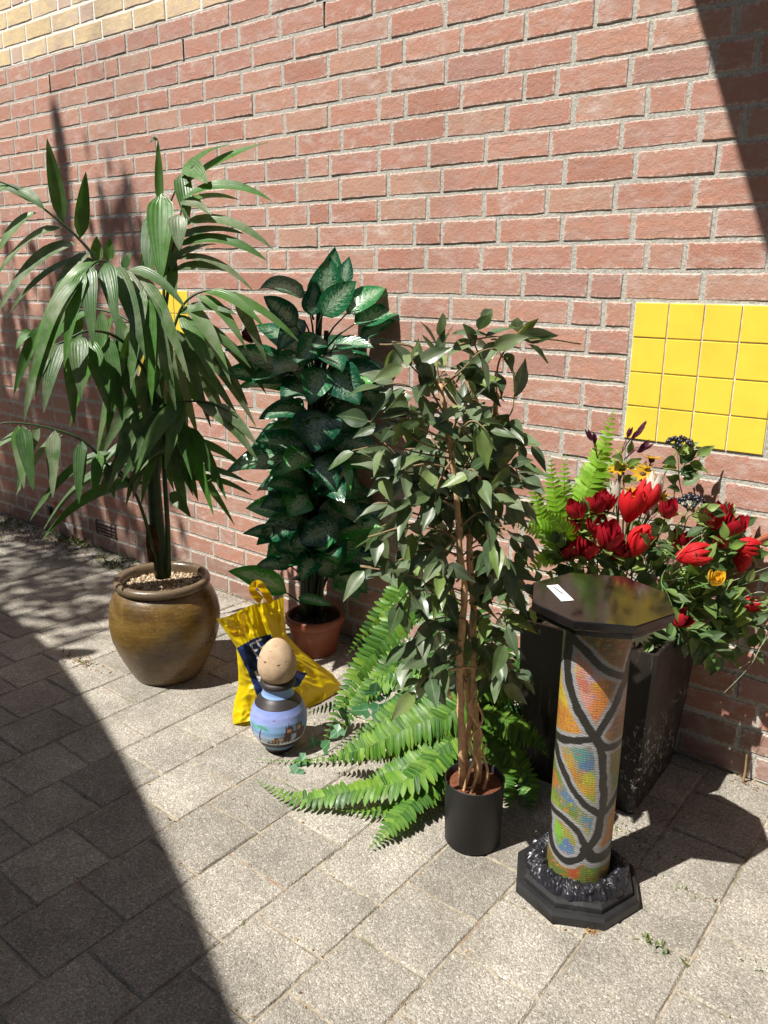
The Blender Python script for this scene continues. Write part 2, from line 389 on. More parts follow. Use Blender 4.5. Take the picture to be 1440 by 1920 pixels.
def brick_shape(L, H, seed):
    """one brick, front face at y=0, with a slightly ragged worn outline"""
    r = random.Random(seed); D = .05
    nx = 6 if L > .15 else 4; vs, fs = [], []
    def jit(a): return r.uniform(-a, a)
    xs = [-L/2+L*i/(nx-1) for i in range(nx)]
    top = [(x+jit(.001), H/2+jit(.0016)) for x in xs]; bot = [(x+jit(.001), -H/2+jit(.0016)) for x in xs]
    ring = bot+top[::-1]; n = len(ring); e = .0028
    for (x, z) in ring:                                 # face edge, slightly inside
        sx = x*(1-2*e/L); sz = z*(1-2*e/H); vs.append((sx+jit(.0006), -.0006+jit(.0006), sz+jit(.0006)))
    for (x, z) in ring: vs.append((x, .0013+jit(.0006), z))
    for (x, z) in ring: vs.append((x, D, z))
    c0 = len(vs)                                        # inner ring carries the distance to the edges
    iz = H*.30; ix = L/2-H*.2
    inn = [(-ix+2*ix*i/(nx-1), -H/2+iz) for i in range(nx)]+[(ix-2*ix*i/(nx-1), H/2-iz) for i in range(nx)]
    vs += [(x, -.0006+jit(.0004), z) for x, z in inn]
    fs.append(tuple(range(c0, c0+n)))
    for k in range(n): fs.append((k, (k+1) % n, c0+(k+1) % n, c0+k))
    for a in (0, n):
        for k in range(n): fs.append((a+k, a+n+k, a+n+(k+1) % n, a+(k+1) % n))
    uv = [(max(0, L/2-abs(v[0])), max(0, H/2-abs(v[2]))) for v in vs]
    return vs, fs, uv
wall = thing('brick_wall', 'long red brick wall with yellow bricks at its upper left', 'wall', (-2.5, 0, 0))
def area_px(x0, x1, i):
    z = (i+.5)*CH; a = project((x0, 0, z)); b = project((x1, 0, z)); c = project((x0, 0, z+CH))
    cx, cy = (a[0]+b[0])/2, (a[1]+b[1])/2
    vis = -20 < cx < 1460 and -20 < cy < 1940
    return abs(b[0]-a[0])*abs(c[1]-a[1]) if vis else 0
order = sorted(range(len(bricks)), key=lambda k: -area_px(*bricks[k]))
hero = set(order[:300]); cache = {}; stuffs = {}
def brick_kind(x0, x1, i):
    if i >= YB: return 'brick_yellow' if (x1-x0) > .15 or wr.random() < .3 else 'brick_pink'
    if i < 2: return 'brick_plinth'
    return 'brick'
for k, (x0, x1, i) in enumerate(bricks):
    L = x1-x0-TH; H = CH-TH+.0005
    if L < .02: continue
    kind = brick_kind(x0, x1, i); yo = max(-.0016, min(.0008, wr.gauss(-.0003, .0008)))
    if k in hero:
        key = (round(L/.004), kind, wr.randrange(4))
        if key not in cache:
            vs, fs, uv = brick_shape(round(L/.004)*.004, H, key[0]*7+key[2])
            cache[key] = MB().add(vs, fs, uv).mesh('brick', M[kind], False)
        o = bpy.data.objects.new('brick', cache[key]); COL.objects.link(o); o.parent = wall
        o.location = Vector(((x0+x1)/2, yo, (i+.5)*CH+wr.gauss(0, .0006)))-Vector(wall['_o'])
        o.rotation_euler = (wr.gauss(0, .005), wr.gauss(0, .0035), wr.gauss(0, .006))
    else:
        vs, fs, uv = brick_shape(L, H, wr.randrange(9999))
        stuffs.setdefault(kind, MB()).add([(v[0]+(x0+x1)/2, v[1]+yo, v[2]+(i+.5)*CH) for v in vs], fs, uv)
for kind, mb in stuffs.items(): tag(mb.build('far_bricks', M[kind], wall, False), kind='stuff')
# mortar bed with open weep joints and a vent opening
VENT = (-3.875, -3.685, 1)               # x0, x1, course
M['dark'] = plain('dark_cavity', (.012, .011, .010), .95, .1, .2, 30)
mlow, mhigh, cav = MB(), MB(), MB()
MY = .0019
for i in range(NC):
    holes = [(x-.006, x+.006, .0) for x, z in WEEPS if int(z/CH) == i]
    if i == VENT[2]: holes.append((VENT[0], VENT[1], 0))
    z0, z1 = i*CH, (i+1)*CH; x = WX0; mb = mhigh if i >= YB else mlow
    for h in sorted(holes)+[(WX1, WX1, 0)]:
        n = max(1, int((h[0]-x)/.4))
        for q in range(n):
            a, b = x+(h[0]-x)*q/n, x+(h[0]-x)*(q+1)/n
            mb.add([(a, MY, z0), (b, MY, z0), (b, MY, z1), (a, MY, z1)], [(0, 1, 2, 3)])
        if h[1] > h[0]:
            e = .002; cav.add([(h[0]-e, MY+.001, z0), (h[1]+e, MY+.001, z0), (h[1]+e, MY+.001, z1), (h[0]-e, MY+.001, z1),
                     (h[0], .1, z0), (h[1], .1, z0), (h[1], .1, z1), (h[0], .1, z1)], [(0,1,5,4),(1,2,6,5),(2,3,7,6),(3,0,4,7),(4,5,6,7)])
        x = h[1]
mlow.build('mortar_bed', M['mortar'], wall, False)
tag(mhigh.build('mortar_bed', M['mortar_white'], wall, False), 'white mortar between the yellow bricks')
cav.build('weep_joint', M['dark'], wall, False)
MB().box((WX0, .11, -.3), (WX1, .35, NC*CH)).build('wall_core', M['mortar'], wall, False)
vf = MB()
vz = (VENT[2]+.5)*CH
for q in range(3): vf.box((VENT[0]+.012, -.002, vz-.024+q*.019), (VENT[1]-.012, .02, vz-.015+q*.019))
vf.box((VENT[0], -.003, vz-.034), (VENT[0]+.012, .02, vz+.034)).box((VENT[1]-.012, -.003, vz-.034), (VENT[1], .02, vz+.034))
M['blackplastic'] = plain('black_plastic', (.018, .018, .018), .45, .4, .25, 20)
tag(vf.build('wall_vent', M['blackplastic'], wall, False), 'small black vent grille low in the wall')
# yellow tile panels
M['tile'] = plain('yellow_tile', (.78, .56, .065), .13, .5, .07, 9, .0007, 18, spots=((.55, .38, .06), 14, .68))
M['grout'] = plain('pale_grout', (.62, .57, .47), .9, .2, .4, 25)
M['render'] = M['mortar']
def tile_mesh(seed):
    r = random.Random(seed); h = TILE/2-.0021; vs = []; e = .0012
    for s, y in ((h-e, 0), (h, .0012), (h, .009)):
        vs += [(-s, y, -s), (s, y, -s), (s, y, s), (-s, y, s)]
    fs = [(0, 1, 2, 3)]
    for a in (0, 4):
        for k in range(4): fs.append((a+k, a+4+k, a+4+(k+1) % 4, a+(k+1) % 4))
    return MB().add(vs, fs).mesh('tile', M['tile'], False)
tms = [tile_mesh(k) for k in range(2)]
for n_, (pl,) in enumerate(panels):
    g = MB().box((pl-.0005, .0005, PZ0-.0005), (pl+4*TILE+.0005, .012, PZ1+.0005)).build('tile_panel', M['grout'], wall, False, org=(pl+2*TILE, 0, (PZ0+PZ1)/2))
    tag(g, ['square panel of sixteen yellow glazed tiles', 'yellow tile panel half hidden behind the palm'][n_])
    for a in range(4):
        for b in range(4):
            o = bpy.data.objects.new('tile', tms[(a+b) % 2]); COL.objects.link(o); o.parent = g
            o.location = Vector((pl+(a+.5)*TILE, -.003+wr.gauss(0, .0002), PZ0+(b+.5)*TILE))-Vector(g['_o'])
            o.rotation_euler = (wr.gauss(0, .006), wr.gauss(0, .002), wr.gauss(0, .006))

# ================================================================== THE GROUND
gm = MB(); S_ = 60
gm.add([(-S_, -S_, -.0046), (S_, -S_, -.0046), (S_, S_, -.0046), (-S_, S_, -.0046)], [(0, 1, 2, 3)])
ground = tag(gm.build('pavement', M['sand'], None, False), kind='structure'); ground['label'] = 'square grey concrete paving slabs with sandy joints'
PW, PL, PX0 = .2096, .2062, -1.6307
pr = random.Random(11)
def paver_shape(w, l, seed):
    r = random.Random(seed); vs = []; n = 5
    ring = []
    for k in range(n-1): ring.append((-w/2+w*k/(n-1), -l/2))
    for k in range(n-1): ring.append((w/2, -l/2+l*k/(n-1)))
    for k in range(n-1): ring.append((w/2-w*k/(n-1), l/2))
    for k in range(n-1): ring.append((-w/2, l/2-l*k/(n-1)))
    m = len(ring); e = .0045
    for (x, y) in ring: vs.append((x*(1-2*e/w)+r.uniform(-.0014, .0014), y*(1-2*e/l)+r.uniform(-.0014, .0014), r.uniform(-.0006, .0003)))
    for (x, y) in ring: vs.append((x+r.uniform(-.001, .001), y+r.uniform(-.001, .001), -.0050+r.uniform(-.0006, .0006)))
    for (x, y) in ring: vs.append((x, y, -.03))
    fs = [tuple(range(m))]
    for a in (0, m):
        for k in range(m): fs.append((a+k, a+m+k, a+m+(k+1) % m, a+(k+1) % m))
    return vs, fs
slabs = []
for c in range(-24, 16):
    xa = PX0+c*PW; off = -1.10 if c % 2 == 0 else -1.204
    for q in range(-16, 9):
        ya = off+q*PL; yb = ya+PL
        if ya > -.03: continue
        yb = min(yb, -.006)
        if yb-ya > .03: slabs.append((xa, ya, xa+PW, yb))
def slab_px(s):
    a = project((s[0], s[1], 0)); b = project((s[2], s[1], 0)); c = project((s[0], s[3], 0)); q = Vector(((s[0]+s[2])/2, (s[1]+s[3])/2, 0))
    if (q-CP).dot(CF) < .3: return 0
    x, y = project(q); A = abs((b[0]-a[0])*(c[1]-a[1])-(b[1]-a[1])*(c[0]-a[0]))
    return A if -60 < x < 1500 and y < 2000 else A*1e-4
order = sorted(range(len(slabs)), key=lambda k: -slab_px(slabs[k])); ph = set(order[:300]); pc = {}; rest = MB()
for k, (xa, ya, xb, yb) in enumerate(slabs):
    w, l = xb-xa-.0042, yb-ya-.0042; z = pr.gauss(.0004, .0008)
    if k in ph:
        key = (round(l, 3), pr.randrange(6))
        if key not in pc: pc[key] = MB().add(*paver_shape(w, l, pr.randrange(9999))).mesh('paving_slab', M['paver'], False)
        o = bpy.data.objects.new('paving_slab', pc[key]); COL.objects.link(o); o.parent = ground
        o.location = ((xa+xb)/2, (ya+yb)/2, z+.0045*0); o.rotation_euler = (pr.gauss(0, .0032), pr.gauss(0, .0032), pr.gauss(0, .005))
        o.location = Vector(o.location)-Vector(ground['_o'])
    else:
        vs, fs = paver_shape(w, l, pr.randrange(9999)); rest.add([(v[0]+(xa+xb)/2, v[1]+(ya+yb)/2, v[2]+z) for v in vs], fs)
if rest.v: tag(rest.build('far_paving_slabs', M['paver'], ground, False), kind='stuff')

# ================================================================== WHAT SHADES THE PLACE FROM OUTSIDE THE PICTURE
def up_sun(x, y, z, h):                 # point at height h whose shadow falls on (x, y, z)
    k = (h-z)/SUN.z; return (x+SUN.x*k, y+SUN.y*k, h)
M['shade_caster'] = plain('pale_bounce_slab', (.42, .42, .43), .8, .3, .2, 5)  # shared by both added slabs; pale to bounce light onto shaded ground
edge = [(-4.1, -.70), (-3.5, -.755), (-3.126, -.817), (-2.895, -.859), (-2.86, -.83), (-2.80, -.775), (-2.735, -.745), (-2.715, -.775), (-2.74, -.83), (-2.785, -.885), (-2.289, -1.033), (-2.036, -1.118), (-1.792, -1.21), (-1.641, -1.272), (-1.421, -1.356), (-1.251, -1.433), (-1.10, -1.504), (-1.026, -1.535), (-.6, -1.76), (-.1, -2.05), (.4, -2.4)]
H1 = 3.0; top = [up_sun(x, y, 0, H1) for x, y in edge]  # unseen slab, its edge shaped to cast the curved ground shadow
ring = top+[(top[-1][0], -7.5, H1), (top[0][0], -7.5, H1)]
n = len(ring); ring = [(x, y, z+.02) for x, y, z in ring]; mb = MB().add(ring+[(x, y, z-.06) for x, y, z in ring], [tuple(range(n)), tuple(range(n, 2*n))[::-1]]+[(k, (k+1) % n, n+(k+1) % n, n+k) for k in range(n)])
ground_shade = thing('ground_shade_slab', 'flat slab added behind the photographer to cast the curved ground shadow', 'shade_caster', (-2.5, -6, 0))
mb.build('shadow_slab', M['shade_caster'], ground_shade, False)
for x in (-4.4, -2.6, -.8): MB().tube([(x, -6.8, 0), (x, -6.8, H1)], .06, 10).build('post', M['shade_caster'], ground_shade)
H2 = 3.45  # unseen board added to throw the slanting shade on the upper right wall
a0, a1 = on_wall(1307, 0), on_wall(1440, 460)
p0 = up_sun(a0.x, 0, a0.z, H2); p1 = up_sun(a1.x, 0, a1.z, H2)
def ext(y): t = (y-p0[1])/(p1[1]-p0[1]); return (p0[0]+t*(p1[0]-p0[0]), y, H2)
q0, q1 = ext(-.01), ext(-1.5)
ring = [q0, q1, (1.4, -1.5, H2), (1.4, -.01, H2)]
ring = [(x, y, z+.025) for x, y, z in ring]; mb = MB().add(ring+[(x, y, z-.05) for x, y, z in ring], [(3, 2, 1, 0), (4, 5, 6, 7)]+[(k, (k+1) % 4, 4+(k+1) % 4, 4+k) for k in range(4)])
wall_shade = thing('wall_shade_board', 'flat unseen board added high on the wall to shade its upper right', 'shade_canopy', (.3, 0, H2))
mb.build('shade_board', M['shade_caster'], wall_shade, False)
MB().tube([(1.0, -.005, H2+.7), (.9, -1.4, H2+.05)], .012, 8).build('stay_rod', M['shade_caster'], wall_shade)
# unseen houses added round the yard to block sky light and deepen shade
M['house'] = plain('grey_brick_house', (.10, .10, .105), .9, .2, .2, 4)
M['pane'] = plain('window_glass', (.02, .024, .028), .08, .5, .1, 2)
def house(label, lo, hi, axis, side):
    h = thing('sky_blocker_house', label, 'building', ((lo[0]+hi[0])/2, (lo[1]+hi[1])/2, 0)); MB().box(lo, hi).build('wall', M['house'], h, False)
    n = int((hi[axis]-lo[axis])/2.2)
    for k in range(n):
        for z in (1.0, 3.9):
            a = lo[axis]+.7+k*2.2; p0, p1 = [0, 0, z], [0, 0, z+1.5]; p0[axis], p1[axis] = a, a+1.2; b = 1-axis
            f = hi[b] if side > 0 else lo[b]; p0[b], p1[b] = min(f, f+.03*side), max(f, f+.03*side); MB().box(p0, p1).build('window', M['pane'], h, False)
house('long grey brick house added unseen behind the photographer to block sky light', (-10, -12, 0), (6, -8.2, 6.6), 0, 1)
house('grey brick house added unseen on the left to block sky light', (-14, -8, 0), (-9.5, 3, 6.4), 1, 1)
house('grey brick house added unseen on the right to block sky light', (3.8, -8, 0), (8, 3, 6.4), 1, -1)
# the street tree whose branches dapple the left end of the wall
M['bark'] = plain('tree_bark', (.12, .09, .065), .9, .2, .3, 12, .01, 30)
M['tree_leaf'] = leaf_mat('tree_leaf', [(0, (.05, .10, .03)), (1, (.08, .14, .04))], .5, .25)
tree = thing('street_tree', 'leafy tree standing left of the photographer out of view', 'tree', (-6.2, -4.6, 0))
tb = MB(); tr = random.Random(5)
def S3(px, py, plane, d):               # point d metres up-sun from where its shadow is seen
    q = on_wall(px, py) if plane == 'w' else on_z(px, py); return q+SUN*d
D_ = 6.2
limbs = []
t0 = Vector((-6.2, -4.6, 0)); fork = S3(60, 1010, 'w', D_*.7)
main = [t0, t0.lerp(fork, .5)+Vector((.1, .05, 0)), fork]
tb.tube(main, [.15, .11, .085], 10)
def limb(pts, r0, r1): tb.tube(pts, [r0+(r1-r0)*k/(len(pts)-1) for k in range(len(pts))], 7)
shadow_limbs = [[(60,1010,.7),(100,700,.9),(128,480,1),(118,300,1),(104,215,1)], [(100,700,.9),(170,560,1),(215,420,1),(235,360,1)], [(60,1010,.7),(30,880,.95),(10,790,1)], [(60,1010,.7),(200,820,.9),(260,640,1),(285,480,1.02)]]
for k, L in enumerate(shadow_limbs):
    limb([S3(x, y, 'w', D_*d) for x, y, d in L], .06 if k else .08, .028 if k else .045)
tb.build('trunk', M['bark'], tree)
lm = MB()
def tree_leaf(P):
    d = rvec(1).normalized(); u = d.orthogonal().normalized(); L, W = tr.uniform(.05, .10), tr.uniform(.025, .045)
    lm.add([P, P+d*L*.5+u*W, P+d*L, P+d*L*.5-u*W], [(0, 1, 2, 3)], [(.5, 0), (0, .5), (.5, 1), (1, .5)])
for cx, cy, pl, n, sp in [(60,720,'w',170,.16),(140,660,'w',130,.13),(30,800,'w',240,.18),(150,830,'w',300,.22),(230,760,'w',200,.2),(20,900,'w',360,.2),(60,960,'w',260,.22),(150,940,'w',200,.22),(250,880,'w',160,.2),(110,760,'w',120,.15),(235,440,'w',40,.09),(-60,930,'w',340,.25),
        (120,1040,'g',170,.22),(40,1070,'g',150,.25),(180,1075,'g',130,.2),(90,1110,'g',140,.2),(200,1130,'g',90,.18),(20,1010,'g',200,.3),(130,1160,'g',80,.16)]:
    c = S3(cx, cy, pl, D_*tr.uniform(.92, 1.08))
    for _ in range(n):
        tree_leaf(c+Vector((tr.gauss(0, sp), tr.gauss(0, sp), tr.gauss(0, sp*1.3)))*.8)
lm.build('crown', M['tree_leaf'], tree, False)

# ================================================================== LEAF BUILDERS
def prof_palm(t): return max(.03, (math.sin(math.pi*min(1, t**.62)))**.75)*(.35+.65*min(1, t*6))
def prof_oval(t): return max(.03, math.sin(math.pi*t**.8)**.9)
def prof_drip(t): return max(.025, math.sin(math.pi*min(1, t/.9)**.75)**.9 if t < .82 else .30*(1-t)/.18+.03)
def prof_dief(t): return max(.02, (math.sin(math.pi*t**.7))**.85)
def leaf(mb, base, tip, bow=0.0, w=.05, N=None, prof=prof_palm, n=8, fold=.25, wave=0.0, twist=0.0, cols=(-1, -.5, 0, .5, 1), bowv=None, ph=0):
    base, tip = Vector(base), Vector(tip); N = Vector(N) if N is not None else (CAMW*.6+Vector((0, 0, 1))).normalized()
    ctrl = (base+tip)/2+(bowv if bowv is not None else Vector((0, 0, 1))*bow)
    vs, uvs, fs = [], [], []; m = len(cols)
    for i in range(n+1):
        t = i/n; P = base*(1-t)**2+ctrl*2*t*(1-t)+tip*t*t
        T = ((ctrl-base)*2*(1-t)+(tip-ctrl)*2*t)
        if T.length < 1e-6: T = tip-base
        T.normalize(); S = T.cross(N)
        if S.length < 1e-3: S = T.orthogonal()
        S.normalize(); Q = S.cross(T)
        if twist:
            a = twist*t; S, Q = S*math.cos(a)+Q*math.sin(a), Q*math.cos(a)-S*math.sin(a)
        hw = w/2*prof(t)
        for c in cols:
            z = fold*hw*abs(c)+(wave*w*math.sin(t*9+ph+c*1.3)*abs(c) if wave else 0)
            vs.append(P+S*c*hw+Q*z); uvs.append((.5+c/2, t))
    for i in range(n):
        for k in range(m-1): fs.append((i*m+k, i*m+k+1, (i+1)*m+k+1, (i+1)*m+k))
    return mb.add(vs, fs, uvs)
def bez(p, n):
    """smooth curve through points"""
    p = [Vector(q) for q in p]; out = []
    P = [p[0]*2-p[1]]+p+[p[-1]*2-p[-2]]
    for i in range(1, len(P)-2):
        for k in range(n):
            t = k/n; a, b, c, d = P[i-1:i+3]
            out.append(.5*((2*b)+(c-a)*t+(2*a-5*b+4*c-d)*t*t+(3*b-a-3*c+d)*t**3))
    out.append(p[-1]); return out
def lerp(a, b, t): return a+(b-a)*t
def pebbles(mb, c, r, n, s0, s1, z0, rg, hole=0):
    for _ in range(n):
        a = rg.uniform(0, 6.283); q = r*math.sqrt(rg.uniform(hole, 1)); s = rg.uniform(s0, s1)
        P = Vector((c[0]+q*math.cos(a), c[1]+q*math.sin(a), z0+rg.uniform(-.003, .007)))
        e = Matrix.Rotation(rg.uniform(0, 6), 3, Vector((rg.random()-.5, rg.random()-.5, rg.random()-.5)).normalized())
        vs = []
        for v in [(1,0,0),(-1,0,0),(0,1,0),(0,-1,0),(0,0,1),(0,0,-1)]:
            vs.append(P+e @ (Vector(v)*s*rg.uniform(.6, 1.1)))
        mb.add(vs, [(0,2,4),(2,1,4),(1,3,4),(3,0,4),(2,0,5),(1,2,5),(3,1,5),(0,3,5)])

# ================================================================== BROWN GLAZED JAR
JC = (-2.372, -.672, 0)
def jar_mat():
    t = NT('brown_glaze'); p = t.pos(); sp = t.n('SeparateXYZ'); t.set(sp.inputs[0], p)
    n1 = t.noise(t.scalev(p, (9, 9, 22)), 1, 5, .65)
    c = t.ramp(n1, [(.25, (.07, .038, .012)), (.45, (.125, .072, .018)), (.6, (.165, .10, .022)), (.8, (.10, .056, .02))])
    c = t.mix(t.mapr(sp.outputs[2], .14, .02, 0, .8), c, (.15, .105, .066))
    c = t.mix(t.mapr(t.math('ADD', sp.outputs[2], t.math('MULTIPLY', n1, .05)), .345, .385, 0, .85), c, (.125, .095, .065))
    n2 = t.noise(p, 130, 3, .7)
    c = t.mix(t.mapr(n2, .60, .68, 0, .55), c, (.33, .26, .15))
    n3 = t.noise(t.scalev(p, (5, 5, 9)), 1, 5, .7)
    c = t.mix(t.mapr(n3, .5, .66, 0, .7), c, (.045, .026, .012))
    rings = t.math('SINE', t.math('MULTIPLY', sp.outputs[2], 420))
    t.bump(t.math('ADD', t.math('MULTIPLY', rings, .03), n1), .005, .6)
    return t.fin(c, t.mapr(n1, .3, .7, .22, .42), .5)
M['jar'] = jar_mat()
M['pebble'] = NT('pale_pebbles'); _t = M['pebble']; M['pebble'] = _t.fin(_t.ramp(_t.rand(), [(0, (.20, .13, .075)), (.4, (.36, .26, .16)), (.75, (.50, .40, .27)), (1, (.62, .55, .42))]), .85, .3)
jar = thing('glazed_jar', 'big round brown glazed jar filled with pale pebbles', 'jar', JC)
body = [(.0, .002), (.112, .0), (.122, .004), (.132, .02), (.152, .06), (.175, .11), (.192, .16), (.2, .21), (.2, .25), (.193, .29), (.178, .325), (.163, .345), (.157, .352)]
jm = MB().lathe(body, JC, 72, .025); jm.build('body', M['jar'], jar)
rim = [(.157, .348), (.166, .353), (.172, .362), (.172, .374), (.165, .383), (.154, .384), (.145, .378), (.141, .366), (.140, .34), (.14, .30)]
MB().lathe(rim, JC, 72, .012).build('rim', M['jar'], jar)
gv = MB(); gr = random.Random(2)
gv.lathe([(.141, .332), (.09, .340), (0, .343)], JC, 32)
pebbles(gv, JC, .137, 1500, .004, .0095, .343, gr)
tag(gv.build('pebble_fill', M['pebble'], jar, False), kind='stuff')

# ================================================================== PALM IN THE JAR
PA = (JC[0], JC[1])
palm = thing('palm_plant', 'tall dusty palm with drooping strap leaves in the brown jar', 'palm', (JC[0], JC[1], .34))
def A(px, py, o=0): return at(px, py, PA, o)
stem = bez([A(306, 1082, .0), A(297, 1010, .0), A(290, 930), A(286, 850), A(290, 770), A(288, 690)], 5)
MB().tube(stem, [.028-.008*i/(len(stem)-1) for i in range(len(stem))], 12).build('stem', M['palm_stem'], palm)
for pts, r in (([(300,1078,.02),(280,1000,.05),(258,935,.07),(232,890,.08),(212,880,.09)], .0065), ([(316,1078,.03),(314,980,.04),(308,880,.04),(310,790,.04)], .010)):
    b_ = bez([A(*q) for q in pts], 4); MB().tube(b_, [r*(1-.4*i/len(b_)) for i in range(len(b_))], 8).build('stem', M['palm_stem'], palm)
MB().tube([A(292, 1050, .004), A(290, 1020, .006), A(288, 985, .004)], [.026, .0305, .026], 10).build('bark_scar', M['palm_bark'], palm)
fronds = {}
def frond(key, pts, r=.0065):
    b_ = bez([A(*q) for q in pts], 5)
    fronds[key] = MB().tube(b_, [r*(1-.7*i/len(b_)) for i in range(len(b_))], 7).build('frond', M['palm_stem'], palm)
frond('left_up', [(288,690,0),(250,590,.02),(184,491,.04),(150,450,.05),(118,420,.06),(75,386,.07),(34,356,.08),(-14,335,.09)])
frond('right_up', [(290,700,0),(306,600,-.02),(306,500,-.04),(302,430,-.05),(326,364,-.06),(350,316,-.07)])
frond('right_fan', [(290,690,.0),(312,570,.0),(318,500,.0),(328,450,.0),(338,405,.0),(344,375,.0)])
frond('front', [(288,690,.02),(250,580,.06),(215,505,.10),(190,490,.16),(170,500,.22),(150,530,.27)])
frond('front_right', [(288,700,.02),(300,600,.05),(255,520,.10),(262,530,.16),(280,560,.2)])
frond('right_mid', [(290,720,0),(318,640,.03),(345,570,.04),(390,545,.05),(440,560,.06)])
frond('right_low', [(290,770,0),(310,760,.08),(345,753,.12),(390,755,.14),(440,775,.16)])
frond('left_low', [(288,860,.0),(250,900,.05),(210,880,.09),(157,827,.13),(94,803,.16),(22,792,.19),(-20,800,.2)])
frond('left_mid', [(288,720,.0),(230,640,.05),(170,620,.12),(120,640,.16),(80,660,.2)])
frond('back', [(288,700,0),(270,640,-.1),(240,600,-.18),(180,580,-.22),(110,590,-.24),(60,620,-.25)])
frond('back_right', [(290,720,0),(320,650,-.08),(370,620,-.14),(430,640,-.16)])
pl = random.Random(21)
def L_(fr, b, t, wpx, bow=.03, N=None, tw=0, wave=.03, fold=.22):
    B, T = A(*b), A(*t); w = wpx/ppm((B+T)/2)*(1.4 if fr in ('right_fan', 'right_up') else 1)
    mb = MB(); leaf(mb, B, T, bow, w*1.08, N, prof_palm, 11, fold, wave, tw, ph=pl.uniform(0, 6)); mb.build('leaflet', M['palm'], fronds[fr], org=B)
FACE = (CAMW+Vector((0, 0, .25))).normalized(); UPC = (CAMW*.75+Vector((-.1, 0, 1))).normalized(); EDGE = (Vector((0, 0, 1))+CAMW*.75).normalized()
